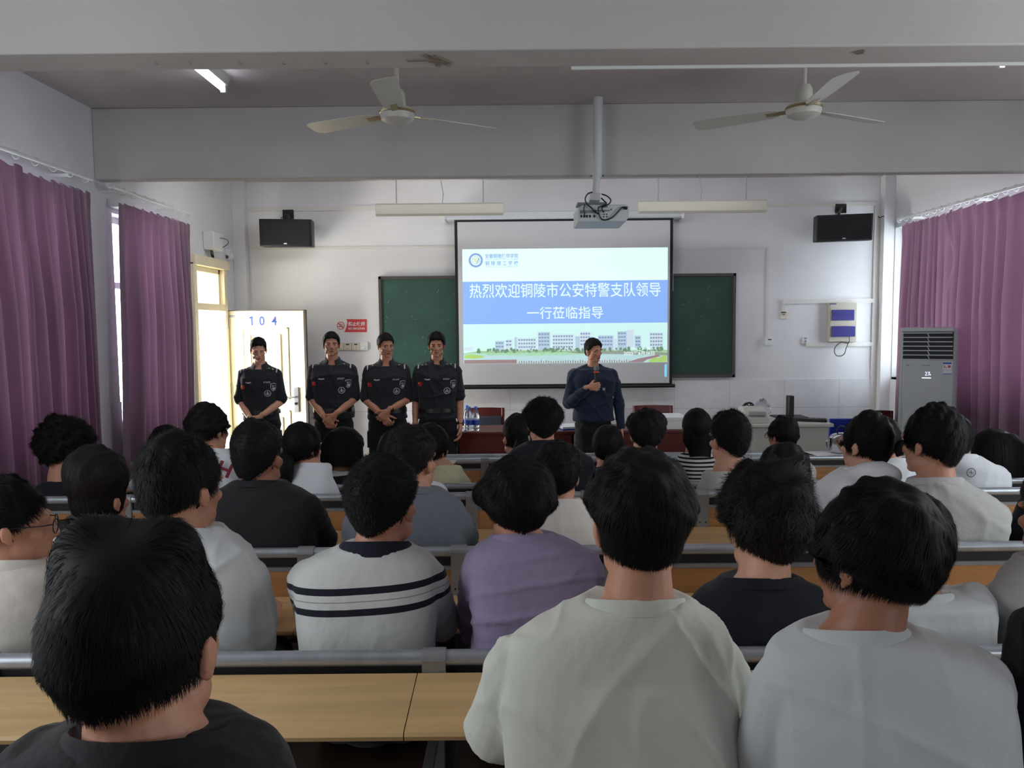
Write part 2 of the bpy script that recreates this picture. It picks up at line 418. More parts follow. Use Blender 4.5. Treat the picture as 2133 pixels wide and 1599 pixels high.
def rod(label, X, side, y0, y1, z, nr, bracket):
    t = thing('curtain_rod', label, 'curtain rod', (X, (y0 + y1) / 2, z))
    MB().tube([(X, y0, z), (X, y1, z)], 0.0125, 12).tube([(X + side * 0.03, y0, z - 0.012), (X + side * 0.03, y1, z - 0.012)], 0.009, 10).build('pole', WHITEP, t)
    for y in (y0, y1): MB().lathe([(0.0, -0.02), (0.018, -0.018), (0.02, 0.0), (0.018, 0.018), (0.0, 0.02)], (0, 0, 0), 14, Matrix.Translation((X, y, z)) @ Matrix.Rotation(math.pi / 2, 4, 'X')).build('end_cap', WHITEP, t)
    for k in range(nr):
        y = y0 + 0.03 + (y1 - y0 - 0.06) * k / (nr - 1)
        pts = [(X + 0.005 * math.sin(a), y + 0.004 * math.sin(2 * a), z - 0.008 + 0.026 * math.cos(a) * 1.0) if False else (X + side * 0.024 * math.sin(a), y, z - 0.010 + 0.026 * math.cos(a)) for a in [2 * math.pi * q / 14 for q in range(15)]]
        MB().tube(pts, 0.003, 6).build('ring', WHITEP, t)
    for y in bracket:
        MB().box((min(X - side * 0.13, X), y - 0.012, z - 0.03), (max(X - side * 0.13, X), y + 0.012, z - 0.014)).build('bracket', WHITEP, t)
CX = XL + 0.13
zr = 2.795
rod('white curtain pole above the near left window, cut off by the left edge', CX, 1, 3.5, atX(183, 372, CX).y, zr, 11, (3.8, 5.2))
rod('white curtain pole above the left window beside the door', CX, 1, atX(228, 392, CX).y, atX(394, 440, CX).y, zr, 9, (5.85, 6.75))
zt = zr - 0.10
curtain('purple satin curtain on the near left window with a bright slit in it', CX, 1, 4.545, atX(185, 380, CX).y, 4.555, atX(207, 850, CX).y, 0.16, zt, 8, 3, (0.05, 0.27, 0.09))
curtain('purple satin curtain at the left edge of the picture by the bright slit', CX + 0.075, 1, 3.5, 4.575, 3.5, 4.59, 0.16, zt, 6, 5)
curtain('purple satin curtain on the left window nearest the open door', CX, 1, atX(247, 420, CX).y, atX(394, 450, CX).y, atX(236, 850, CX).y + 0.06, atX(402, 850, CX).y, 0.06, zt, 9, 8)
CXR = XR - 0.14
zrr = at(1878, 455, atX(1878, 455, CXR).y).z
rod('white curtain pole along the right wall window', CXR, -1, atX(1876, 458, CXR).y, 5.4, zrr, 22, (7.9, 6.8, 5.6))
CUT = atX(1985, 430, CXR).y
curtain('purple satin curtain in the right corner behind the air conditioner', CXR, -1, atX(1880, 470, CXR).y, CUT - 0.02, atX(1868, 800, CXR).y, CUT - 0.20, 0.05, zrr - 0.07, 9, 11)
curtain('purple satin curtain at the right edge beside the parted slit', CXR - 0.05, -1, CUT + 0.015, 5.45, CUT - 0.13, 5.4, 0.05, zrr - 0.07, 9, 17, (-0.11, 0.16, 0.07))
t = thing('wall_bracket_box', 'small white box on the left wall by the curtain pole end', 'box', (XL, 5.9, 2.7))
a = atX(222, 400, XL + 0.02)
MB().box((XL, atX(222, 400, XL).y, 2.675), (XL + 0.10, atX(222, 400, XL).y + 0.27, 2.74)).build('housing', WHITEP, t, bevel=0.006)
# ------------------------------------------------------------------ fixtures on the front wall
def rect(mb, px0, py0, px1, py1, y0, y1, Yref=None):
    """Box whose front face (at y0) covers the given picture rectangle."""
    Yr = y0 if Yref is None else Yref
    a, b = at(px0, (py0 + py1) / 2, Yr), at(px1, (py0 + py1) / 2, Yr)
    c, d = at((px0 + px1) / 2, py1, Yr), at((px0 + px1) / 2, py0, Yr)
    mb.box((a.x, y0, c.z), (b.x, y1, d.z)); return (a.x + b.x) / 2, (c.z + d.z) / 2, b.x - a.x, d.z - c.z
# chalkboard: two leaves in one brown metal frame
cb = thing('chalkboard', 'wide green chalkboard in a brown frame behind the white screen', 'chalkboard', (0.4, YW, 1.2))
m = MB(); cx, cz, w, h = rect(m, 795, 577, 1527, 784, YW - 0.035, YW - 0.006); m.build('board', BOARD, cb)
m = MB(); x0, x1, z0, z1 = cx - w / 2, cx + w / 2, cz - h / 2, cz + h / 2
frame_rect(m, x0 - 0.026, x1 + 0.026, z0 - 0.026, z1 + 0.026, 0.034, YW - 0.05, YW)
m.build('frame', BROWNF, cb, bevel=0.004)
rnd = random.Random(9); m = MB()
for k in range(26):
    px = rnd.uniform(800, 945) if k % 3 else rnd.uniform(1405, 1522); py = rnd.uniform(590, 775); p = at(px, py, YW - 0.0355); a = rnd.uniform(0, 3.1); l = rnd.uniform(0.004, 0.03); q = rnd.uniform(0.001, 0.0025)
    dx, dz = math.cos(a), math.sin(a)
    m.add([(p.x - dx * l - dz * q, p.y, p.z - dz * l + dx * q), (p.x - dx * l + dz * q, p.y, p.z - dz * l - dx * q), (p.x + dx * l + dz * q, p.y, p.z + dz * l - dx * q), (p.x + dx * l - dz * q, p.y, p.z + dz * l + dx * q)], [(0, 1, 2, 3)])
m.build('chalk_speck', mat('chalk', (120, 146, 138), 0.9), cb, 0)
# tape scraps and hooks under the near beam
TAPE = mat('old_tape', (146, 132, 116), 0.7)
def scraps(label, segs, w):
    m = MB()
    for (ax, ay), (bx, by) in segs:
        a, b = atZ(ax, ay, 2.8435), atZ(bx, by, 2.8435); d = (b - a).normalized(); n_ = Vector((-d.y, d.x, 0)) * w
        m.loft([[a - n_, a + n_, a + n_ - Vector((0, 0, .003)), a - n_ - Vector((0, 0, .003))], [b - n_, b + n_, b + n_ - Vector((0, 0, .004)), b - n_ - Vector((0, 0, .004))]])
    tag(m.build('tape_scrap', TAPE), label, 'tape')
scraps('star of brown tape scraps stuck under the near beam left of the projector pole', [((848, 126), (905, 124)), ((880, 114), (936, 136)), ((899, 114), (912, 137)), ((893, 128), (928, 128)), ((905, 116), (938, 131))], 0.008)
scraps('small brown tape scrap under the near beam right of the projector pole', [((1778, 110), (1802, 104)), ((1784, 112), (1800, 108))], 0.007)
for k, px in enumerate((323, 392, 497, 588, 674, 762)):
    p = atZ(px, 128.5 - k * 0.2, 2.845)
    m = MB().tube([(p.x, p.y, 2.846), (p.x, p.y, 2.838), (p.x + 0.008, p.y, 2.833), (p.x + 0.014, p.y, 2.838)], 0.003, 6)
    tag(m.build('ceiling_hook', GREYM), '%s of the six little hooks under the near beam, counted from the left wall' % ('first', 'second', 'third', 'fourth', 'fifth', 'last')[k], 'hook', 'little hooks under the near beam')
# screen
ys = YW - 0.16
scx0, scx1, scz0, scz1 = at(949, 640, ys).x, at(1401, 640, ys).x, at(1175, 803, ys).z, at(1175, 455, ys).z
ps = thing('projection_screen', 'white pull-down projection screen with a black border showing a slide', 'projection screen', ((scx0 + scx1) / 2, ys, scz0))
SCB = mat('screen_border_black', (20, 22, 30), 0.7); SCF = mat('screen_fabric', (206, 208, 212), 0.8)
MB().box((scx0, ys, scz0), (scx1, ys + 0.003, scz1)).build('black_border', SCB, ps)
bw = 0.032
MB().box((scx0 + bw, ys - 0.002, scz0 + 0.02), (scx1 - bw, ys + 0.001, scz1 - 0.028)).build('fabric', SCF, ps)
MB().tube([(scx0 - 0.03, ys, scz0 - 0.012), (scx1 + 0.03, ys, scz0 - 0.012)], 0.019, 14).build('bottom_bar', BLACKP, ps)
m = MB(); hx0, hx1 = at(926, 455, ys).x, at(1421, 452, ys).x
m.box((hx0, ys - 0.05, scz1 - 0.005), (hx1, YW - 0.02, scz1 + 0.075)).build('housing', mat('screen_case_white', (206, 212, 220), 0.45), ps, bevel=0.01)
for x in (hx0, hx1): MB().box((x - 0.012, ys - 0.055, scz1 - 0.012), (x + 0.012, YW, scz1 + 0.08)).build('end_cap', WHITEP, ps, bevel=0.004)
MB().tube([(scx1 + 0.005, ys + 0.01, scz1 - 0.8), (scx1 + 0.005, ys + 0.01, scz1)], 0.002, 6).build('pull_cord', WHITEP, ps)
# projected slide
yl = ys - 0.004
sx0, sx1, sz0, sz1 = at(964.5, 640, yl).x, at(1390.5, 640, yl).x, at(1178, 756, yl).z, at(1178, 517, yl).z
sw, sh = sx1 - sx0, sz1 - sz0
def light(name, c, e=0.62):
    m = bpy.data.materials.new(name); m.use_nodes = True; p = m.node_tree.nodes['Principled BSDF']
    k = lin(c); p.inputs['Base Color'].default_value = (*[x * 0.5 for x in k], 1); p.inputs['Roughness'].default_value = 0.9
    p.inputs['Specular IOR Level'].default_value = 0.1
    p.inputs['Emission Color'].default_value = (*k, 1); p.inputs['Emission Strength'].default_value = e
    return m
SL = {n: light('projected_' + n, c, e) for n, c, e in (
    ('mint', (226, 252, 246), 0.84), ('sky', (204, 242, 238), 0.84), ('band', (138, 176, 240), 0.86), ('white', (232, 255, 255), 0.8),
    ('logo', (146, 176, 226), 0.7), ('logo_yellow', (232, 240, 196), 0.7), ('building', (192, 214, 236), 0.68), ('facade', (214, 232, 244), 0.7),
    ('window', (140, 168, 196), 0.6), ('green', (176, 212, 164), 0.62), ('bank', (164, 176, 166), 0.6), ('water', (196, 230, 234), 0.68), ('red', (176, 150, 152), 0.55),
    ('leaf', (188, 226, 132), 0.62), ('cyan', (132, 214, 240), 0.8), ('tree', (134, 172, 146), 0.55))}
lay = [0]
def S(mb, u0, v0, u1, v1):
    """Flat patch of the slide, u right 0-1, v down 0-1; each call keeps the current layer."""
    y = yl - 0.0006 * lay[0]
    mb.add([(sx0 + sw * u0, y, sz1 - sh * v1), (sx0 + sw * u1, y, sz1 - sh * v1), (sx0 + sw * u1, y, sz1 - sh * v0), (sx0 + sw * u0, y, sz1 - sh * v0)], [(0, 1, 2, 3)]); return mb
def SP(mb, pts):
    y = yl - 0.0006 * lay[0]
    return mb.add([(sx0 + sw * u, y, sz1 - sh * v) for u, v in pts], [tuple(range(len(pts)))])
slide = S(MB(), 0, 0, 1, 0.281).build('slide', SL['mint'], ps, 0)
lay[0] = 1
S(MB(), 0, 0.281, 1, 0.652).build('title_band', SL['band'], slide, 0)
S(MB(), 0, 0.652, 1, 1.0).build('campus_sky', SL['sky'], slide, 0)
def pu(px, py):   # picture pixel -> slide u, v
    p = at(px, py, yl); return (p.x - sx0) / sw, (sz1 - p.z) / sh
def ST(name, body, px0, py0, px1, py1, m, bold=0.0):
    a, b = pu(px0, py0), pu(px1, py1); u, v = (a[0] + b[0]) / 2, (a[1] + b[1]) / 2
    return wall_text(name, body, (sx0 + sw * u, yl - 0.006, sz1 - sh * v), sw * (b[0] - a[0]), sh * (b[1] - a[1]), m, slide, bold)
ST('title_line', '热烈欢迎铜陵市公安特警支队领导', 978, 591, 1376, 617, SL['white'], 0.002)
ST('title_line', '一行莅临指导', 1098, 639, 1256, 663, SL['white'], 0.002)
ST('school_name', '安徽铜陵技师学院', 1010.5, 528.5, 1079.5, 537.5, SL['logo'], 0.012)
ST('school_name', '铜 陵 理 工 学 校', 1010.5, 543.5, 1079.5, 552.5, SL['logo'], 0.012)
ST('small_line', 'Anhui Tongling Technician College', 1011, 538.8, 1079.5, 541.6, SL['logo'])
ST('small_line', 'Tongling Science and Technology School', 1012, 554, 1079.5, 556.8, SL['logo'])
# emblem ring
lay[0] = 3
c = pu(991, 542); ru, rv = 0.0345, 0.0345 * sw / sh
def ring(mb, r0, r1, n=40):
    a = [(c[0] + math.cos(t) * ru * r, c[1] + math.sin(t) * rv * r) for r in (r0, r1) for t in [2 * math.pi * k / n for k in range(n)]]
    y = yl - 0.0006 * lay[0]
    mb.add([(sx0 + sw * u, y, sz1 - sh * v) for u, v in a], [(k, (k + 1) % n, n + (k + 1) % n, n + k) for k in range(n)]); return mb
em = ring(MB(), 0.72, 1.0); ring(em, 0.50, 0.55); SP(em, [(c[0] + 0.008, c[1] + 0.022), (c[0] + 0.017, c[1] - 0.012), (c[0] + 0.013, c[1] - 0.02), (c[0] + 0.002, c[1] + 0.03)])
em.build('emblem', SL['logo'], slide, 0)
SP(MB(), [(c[0] - 0.016, c[1] - 0.012), (c[0] + 0.006, c[1] - 0.026), (c[0] + 0.002, c[1] + 0.028)]).build('emblem_core', SL['logo_yellow'], slide, 0)
# campus picture (flat, projected): buildings, windows, trees, bank, pond, plants
rnd = random.Random(4)
lay[0] = 3
S(MB(), 0, 0.905, 1, 1.0).build('campus_pond', SL['water'], slide, 0)
m = MB(); SP(m, [(0, 0.905), (0.08, 0.888), (0.5, 0.878), (0.75, 0.884), (1, 0.892), (1, 0.93), (0.6, 0.925), (0.35, 0.935), (0.12, 0.925), (0, 0.935)]); m.build('campus_bank', SL['green'], slide, 0)
B = [(0.005, 0.885, 0.045, 0.85, 1), (0.155, 0.885, 0.20, 0.80, 2), (0.205, 0.885, 0.24, 0.785, 2), (0.25, 0.885, 0.262, 0.765, 0), (0.265, 0.885, 0.358, 0.775, 4),
     (0.365, 0.885, 0.425, 0.725, 2), (0.435, 0.89, 0.542, 0.745, 4), (0.548, 0.89, 0.57, 0.765, 0), (0.57, 0.89, 0.625, 0.725, 2), (0.66, 0.89, 0.735, 0.76, 4),
     (0.738, 0.89, 0.752, 0.79, 0), (0.755, 0.89, 0.80, 0.725, 3), (0.80, 0.89, 0.835, 0.71, 0), (0.84, 0.885, 0.87, 0.765, 3), (0.912, 0.88, 0.98, 0.735, 3)]
lay[0] = 4
for k, (u0, v1, u1, v0, nw) in enumerate(B): S(MB(), u0, v0, u1, v1).build('campus_building', SL['building' if k % 2 else 'facade'], slide, 0)
lay[0] = 5
for (u0, v1, u1, v0, nw) in B:
    if not nw: continue
    wn = MB(); rows = max(1, int((v1 - v0) / 0.032)); cols = max(2, int((u1 - u0) / 0.013))
    for r in range(rows):
        v = v0 + 0.012 + r * 0.031
        if v > v1 - 0.03: break
        for q in range(cols):
            u = u0 + 0.004 + (u1 - u0 - 0.006) * q / cols
            S(wn, u, v, u + (u1 - u0) / cols * 0.62, v + 0.013)
    wn.build('window_grille', SL['window'], slide, 0)
lay[0] = 6; tr = MB()
for k in range(120):
    u = rnd.uniform(0.06, 0.99); s = rnd.uniform(0.006, 0.016); v = 0.885 + rnd.uniform(-0.012, 0.012)
    SP(tr, [(u + s * 0.55 * math.cos(a) * rnd.uniform(0.7, 1.2), v + s * 1.1 * math.sin(a) * rnd.uniform(0.7, 1.2)) for a in [2 * math.pi * q / 7 for q in range(7)]])
tr.build('campus_trees', SL['tree'], slide, 0)
m = MB(); SP(m, [(0.5, 0.900), (0.8, 0.896), (1, 0.915), (1, 0.94), (0.75, 0.925), (0.55, 0.915)]); m.build('campus_path', SL['bank'], slide, 0)
lay[0] = 7
m = MB(); SP(m, [(0.005, 0.925), (0.03, 0.915), (0.09, 0.925), (0.1, 0.945), (0.05, 0.955), (0.003, 0.95)]); m.build('campus_plant_bed', SL['leaf'], slide, 0)
m = MB(); SP(m, [(0.91, 0.985), (0.93, 0.955), (0.96, 0.962), (0.985, 0.935), (0.998, 0.95), (0.998, 0.998), (0.91, 0.998)]); m.build('campus_plant_bed', SL['leaf'], slide, 0)
m = MB(); S(m, 0.002, 0.965, 0.26, 0.998); SP(m, [(0.80, 0.998), (0.86, 0.965), (0.95, 0.935), (0.97, 0.945), (0.9, 0.975), (0.88, 0.998)])
for k in range(46):
    u = 0.27 + k * 0.012; S(m, u, 0.972 + 0.012 * rnd.random(), u + 0.005, 0.998)
m.build('campus_railing', SL['red'], slide, 0)
lay[0] = 8
ST('date_line', '机电工程学院', 1312, 723, 1361, 730, SL['white'], 0.02)
ST('date_line', '2025年6月26日', 1299, 731, 1363, 739, SL['white'], 0.02)
m = MB(); a = pu(1384.5, 761); b = pu(1388.5, 782)
SP(m, [((a[0] + b[0]) / 2 + 0.0055 * math.cos(t), (a[1] if math.sin(t) < 0 else b[1]) + 0.012 * math.sin(t)) for t in [2 * math.pi * k / 20 for k in range(20)]])
m.build('page_marker', SL['cyan'], slide, 0)

# hanging blackboard lamps
def board_lamp(label, px0, px1, py0, py1, rods, cordpx):
    Y = 7.45
    a, b = at(px0, (py0 + py1) / 2, Y), at(px1, (py0 + py1) / 2, Y); zt, zb = at((px0 + px1) / 2, py0, Y).z, at((px0 + px1) / 2, py1, Y).z
    t = thing('hanging_lamp', label, 'lamp', ((a.x + b.x) / 2, Y, zb), 'board lamps hung from the ceiling')
    prof = [(0.0, zt), (0.16, zt - 0.004), (0.18, zt - 0.022), (0.165, zt - 0.03), (0.05, zb + 0.004), (0.0, zb), (-0.008, zb + 0.02), (-0.006, zt - 0.024)]
    MB().loft([[(x, Y + q, z) for q, z in prof] for x in (a.x, b.x)]).build('reflector', LAMPG, t, 0.4)
    MB().tube([(a.x, Y + 0.0, zt - 0.004), (b.x, Y + 0.0, zt - 0.004)], 0.006, 6).build('lip', LAMPG, t)
    for x in (a.x, b.x): MB().prism([(Y - 0.004, zb + 0.004), (Y + 0.17, zt - 0.03), (Y + 0.17, zt), (Y - 0.004, zt)], x - 0.005, x + 0.005, Matrix(((0, 1, 0, 0), (1, 0, 0, 0), (0, 0, 1, 0), (0, 0, 0, 1)))).build('end_plate', LAMPG, t)
    MB().tube([(a.x + 0.06, Y + 0.10, zb + 0.055), (b.x - 0.06, Y + 0.10, zb + 0.055)], 0.013, 10).build('tube', WHITEP, t)
    for px in rods:
        x = at(px, py0, Y + 0.08).x; MB().tube([(x, Y + 0.08, zt - 0.005), (x, Y + 0.08, ZC)], 0.006, 8).build('hanging_rod', GREYM, t)
    x = at(cordpx, py0, Y + 0.08).x
    MB().tube([(x, Y + 0.08, zt - 0.004), (x + 0.012, Y + 0.08, zt + 0.1), (x - 0.012, Y + 0.08, zt + 0.24), (x + 0.01, Y + 0.08, zt + 0.4), (x, Y + 0.08, ZC)], 0.004, 6).build('cord', GREYM, t)
board_lamp('long grey board lamp hanging on two rods left of the projector', 783, 1048, 423, 449, (826, 1007), 921)
board_lamp('long grey board lamp hanging on two rods right of the projector', 1331, 1596, 417, 443, (1371, 1554), 1459)

# projector on its pole
Yp = 5.50
pj = at(1256, 445, Yp); k = F / Yp
pr = thing('projector', 'white ceiling projector with black cables hanging from a long white pole', 'projector', (pj.x, Yp, pj.z))
x0, x1, z0, z1 = at(1203, 445, Yp).x, at(1311, 445, Yp).x, at(1256, 465, Yp).z, at(1256, 426, Yp).z
PROJW = mat('projector_white', (214, 220, 222), 0.4)
yb = Yp + 0.30
MB().loft([[(x0 + 0.004, Yp, z0 + 0.012), (x1 - 0.025, Yp, z0 + 0.012), (x1 - 0.002, Yp, z0 + 0.045), (x1 - 0.002, Yp, z1 - 0.012), (x1 - 0.02, Yp, z1), (x0 + 0.03, Yp, z1), (x0 + 0.006, Yp, z1 - 0.02)],
           [(x0 - 0.004, yb, z0), (x1 - 0.03, yb, z0), (x1 + 0.002, yb, z0 + 0.04), (x1 + 0.002, yb, z1 - 0.012), (x1 - 0.02, yb, z1), (x0 + 0.03, yb, z1), (x0 - 0.004, yb, z1 - 0.02)]]).build('housing', PROJW, pr, 0.4, bevel=0.005)
m = MB(); rr = lambda a, b, c, d, e=0.003: rect(m, a, b, c, d, Yp - e, Yp + 0.01)
rr(1208, 437.5, 1242, 444); rr(1248, 429, 1266, 432); rr(1240, 437, 1270, 440); m.build('port_panel', mat('port_grey', (132, 140, 146), 0.5), pr)
for px, py, a_, b_ in [(x_, 450, 1.7, 2.7) for x_ in (1211, 1217, 1222.5, 1229, 1238)] + [(x_, y_, 1, 1.3) for x_, y_ in ((1258, 441), (1258, 446), (1258, 451), (1264, 446), (1264, 451), (1273, 436))]:
    m = MB(); rr(px - a_, py - b_, px + a_, py + b_, 0.005); m.build('port', DARKM, pr)
m = MB(); rect(m, 1299, 430, 1307, 436, Yp - 0.008, Yp + 0.01); m.build('power_plug', BLACKP, pr)
def pp(px, py, dy=0.0): p = at(px, py, Yp - 0.02 + dy); return p
def spline(pts, n=8):
    P = [Vector(p) for p in pts]; P = [2 * P[0] - P[1]] + P + [2 * P[-1] - P[-2]]; out = []
    for i in range(1, len(P) - 2):
        for q in range(n):
            t = q / n; a, b, c, d = P[i - 1:i + 3]
            out.append(0.5 * ((2 * b) + (c - a) * t + (2 * a - 5 * b + 4 * c - d) * t * t + (3 * b - a - 3 * c + d) * t ** 3))
    return out + [P[-2]]
for pts in ([(1303, 431), (1296, 432), (1288, 440), (1276, 452), (1262, 458), (1252, 455), (1246, 440), (1247, 430)],
            [(1234, 400), (1224, 404), (1219, 415), (1223, 425), (1232, 433), (1238, 440), (1247, 446)],
            [(1253, 404), (1264, 408), (1272, 416), (1270, 423), (1262, 428), (1254, 433), (1256, 442)],
            [(1252, 412), (1258, 418), (1263, 424), (1252, 430)], [(1219, 424), (1216, 436), (1218, 447)]):
    MB().tube(spline([pp(*q) for q in pts]), 0.0048, 8).build('cable', BLACKP, pr)
m = MB(); rect(m, 1229, 402, 1251, 417, Yp + 0.06, Yp + 0.16); m.build('mount_bracket', WHITEP, pr, bevel=0.003)
m = MB(); rect(m, 1203, 421, 1262, 426, Yp + 0.05, Yp + 0.2, Yp + 0.05); m.build('mount_arm', GREYM, pr)
Yq = Yp + 0.11
a, b, c = at(1240.5, 405, Yq), at(1243.5, 366, Yq), at(1247, 130, Yq)
top = Vector((c.x + (c.x - b.x) * (ZC - c.z) / (c.z - b.z), Yq, ZC))
m = MB().tube([a, b], 0.026, 16).tube([b - Vector((0, 0, 0.01)), top], 0.034, 16); m.build('pole', PROJW, pr)
MB().tube([b - Vector((0.05, 0, 0)), b + Vector((0.05, 0, 0))], 0.006, 8).build('clamp_bolt', CHROME, pr)

# ceiling fans
def fan(label, px, py, ang):
    Y = 4.7; c = at(px, py, Y)
    t = thing('ceiling_fan', label, 'ceiling fan', (c.x, Y, c.z), 'white ceiling fans')
    FW = MATS.get('fan_white') or mat('fan_white', (206, 206, 198), 0.4)
    FB = MATS.get('fan_gold') or mat('fan_gold', (168, 152, 112), 0.3, metal=0.6)
    zf = c.z
    MB().tube([(c.x, Y, zf + 0.1), (c.x, Y, ZC)], 0.014, 12).build('down_rod', FW, t)
    MB().lathe([(0.012, 0.16), (0.035, 0.155), (0.048, 0.13), (0.052, 0.07), (0.05, 0.05)], (c.x, Y, zf), 24).build('canopy_cup', FW, t)
    MB().lathe([(0.05, 0.05), (0.09, 0.045), (0.103, 0.025), (0.103, 0.005), (0.095, -0.02), (0.07, -0.034), (0.03, -0.04), (0.001, -0.042)], (c.x, Y, zf), 32).build('motor_housing', FW, t)
    MB().lathe([(0.101, 0.03), (0.107, 0.027), (0.107, 0.016), (0.101, 0.012)], (c.x, Y, zf), 32).build('trim_ring', FB, t)
    for k in range(3):
        M = Matrix.Translation((c.x, Y, zf + 0.012)) @ Matrix.Rotation(ang + k * 2 * math.pi / 3, 4, 'Z') @ Matrix.Rotation(math.radians(11), 4, 'X')
        rings = []
        for r, w in ((0.15, 0.035), (0.19, 0.055), (0.3, 0.064), (0.5, 0.07), (0.63, 0.072), (0.665, 0.055), (0.672, 0.02)):
            rings.append([M @ Vector(v) for v in ((r, -w, -0.002), (r, w, -0.002), (r, w, 0.002), (r, -w, 0.002))])
        bl = MB().loft(rings).build('blade', FW, t, 0.5)
        MB().box((0.06, -0.02, -0.004), (0.22, 0.02, 0.002), M).build('blade_arm', FB, bl)
fan('white ceiling fan hanging left of the projector pole', 828, 243, math.radians(32))
fan('white ceiling fan hanging right of the projector pole', 1674, 233, math.radians(28))

# ceiling tube lamps
TUBE = mat('lit_tube', (236, 242, 255), 0.3, emit=9.0)
def tube_lamp(label, pxe, pye, length):
    z = ZC - 0.085; e = atZ(pxe, pye, z); t = thing('tube_lamp', label, 'lamp', (e.x, e.y - length / 2, z), 'ceiling tube lamps')
    y0, y1 = e.y - length, e.y
    MB().prism([(e.x - 0.022, z + 0.03), (e.x + 0.022, z + 0.03), (e.x + 0.045, ZC), (e.x - 0.045, ZC)], y0 - 0.02, y1 + 0.03).build('batten', WHITEP, t, 0.4)
    MB().tube([(e.x, y0, z), (e.x, y1, z)], 0.015, 12).build('tube', TUBE, t)
    for y in (y0 - 0.012, y1 + 0.012): MB().box((e.x - 0.016, y - 0.012, z - 0.018), (e.x + 0.016, y + 0.012, z + 0.032)).build('lamp_holder', WHITEP, t)
    return t
tube_lamp('lit white tube lamp on the ceiling by the left wall', 464, 186, 1.2)
tube_lamp('lit tube lamp on the ceiling by the right edge of the picture', 2088, 134, 1.2)
# trunking along the near beam
a, b = at(1190, 143, 3.38), at(2160, 134, 3.38)
MB_ = MB().box((a.x, 3.3755, a.z - 0.004), (b.x, 3.386, a.z + 0.012)); tag(MB_.build('cable_trunking', WHITEP), 'thin white cable trunking along the underside edge of the near beam', 'cable trunking')

# loudspeakers on wall brackets
def speaker(label, px0, px1, py0, py1, yaw, lean, brx, bry):
    Y = YW - 0.38; c = at((px0 + px1) / 2, (py0 + py1) / 2, Y)
    w = (px1 - px0) * Y / F * 0.97; h = (py1 - py0) * Y / F * 0.97; d = 0.26
    t = thing('loudspeaker', label, 'loudspeaker', (c.x, Y, c.z - h / 2), 'black wall loudspeakers')
    M = Matrix.Translation(c) @ Matrix.Rotation(yaw, 4, 'Z') @ Matrix.Rotation(lean, 4, 'X')
    MB().box((-w / 2, 0, -h / 2), (w / 2, d, h / 2), M).build('cabinet', DARKM, t, bevel=0.008)
    MB().box((-w / 2 + 0.015, -0.018, -h / 2 + 0.012), (w / 2 - 0.015, 0.002, h / 2 - 0.012), M).build('grille', mat('grille_black', (26, 28, 34), 0.8, bump=(400, 0.4)), t, bevel=0.006)
    MB().box((-0.02, -0.021, -h / 2 + 0.022), (0.012, -0.017, -h / 2 + 0.034), M).build('badge', CHROME, t)
    b = at(brx, bry, YW - 0.02)
    m = MB().box((b.x - 0.06, YW - 0.02, b.z - 0.05), (b.x + 0.06, YW, b.z + 0.05))
    m.tube([(b.x, YW - 0.02, b.z), (c.x, Y + d * 0.6, c.z + h / 2 + 0.02), (c.x, Y + d * 0.6, c.z + h / 2 - 0.02)], 0.016, 10); m.build('wall_bracket', BLACKP, t)
    MB().tube(spline([(b.x - 0.03, YW - 0.015, b.z - 0.03), (b.x - 0.07, YW - 0.06, b.z - 0.06), (c.x - 0.05, Y + d + 0.005, c.z)]), 0.004, 6).build('cable', BLACKP, t)
speaker('black loudspeaker on the front wall above the open door', 541, 649, 456, 513, math.radians(8), math.radians(3), 600, 446)
speaker('black loudspeaker on the front wall above the air conditioner', 1703, 1815, 446, 502, math.radians(-14), math.radians(4), 1752, 434)

# wires, boxes, sockets on the wall
def trunk(label, segs, wd=0.02, dp=0.012, name='cable_trunking'):
    m = MB()
    for (ax, ay), (bx, by) in segs:
        p, q = at(ax, ay, YW - dp), at(bx, by, YW - dp); hw = wd / 2
        m.box((min(p.x, q.x) - hw, YW - dp, min(p.z, q.z) - hw), (max(p.x, q.x) + hw, YW, max(p.z, q.z) + hw))
    return tag(m.build(name, mat('trunking_white', (216, 214, 210), 0.55) if 'trunking_white' not in MATS else MATS['trunking_white']), label, 'cable trunking')
trunk('white trunking running across the wall above the screen, left half', [((516, 434), (935, 434))], 0.026)
trunk('white trunking running across the wall above the screen, right half', [((1425, 426), (1826, 426))], 0.026)
trunk('thin white wire cover on the wall left of the screen', [((517, 516), (946, 516))], 0.008, 0.006)
trunk('thin white wire cover running right from the screen above the chalkboard', [((1406, 517), (1596, 517))], 0.012, 0.008)
trunk('thin white wire cover dropping to the card reader right of the screen', [((1598.5, 516), (1598.5, 703))], 0.012, 0.008)
trunk('white trunking above the breaker panel', [((1634, 627), (1822, 627))], 0.036, 0.025)
trunk('white trunking below the breaker panel', [((1684, 717), (1822, 717))], 0.036, 0.025)
trunk('upright white trunking pair in the front right corner', [((1826, 430), (1826, 850))], 0.03, 0.02)
trunk('short white wire cover down to the stained wall socket', [((1632, 630), (1632, 648))], 0.03, 0.012)
def plate(name, label, cat, px0, py0, px1, py1, m, d=0.012, group=None):
    t = thing(name, label, cat, at((px0 + px1) / 2, py1, YW), group); mb = MB(); rect(mb, px0, py0, px1, py1, YW - d, YW); mb.build('cover_plate', m, t, bevel=0.003); return t
def dots(t, nm, m, rects, d=0.014):
    mb = MB()
    for r in rects: rect(mb, *r, YW - d, YW - 0.004)
    mb.build(nm, m, t)
t = plate('card_reader', 'small white card reader at the foot of the thin wire cover', 'card reader', 1594, 703, 1609, 719, WHITEP, 0.03); dots(t, 'slot', DARKM, [(1600, 706, 1607, 708)], 0.033)
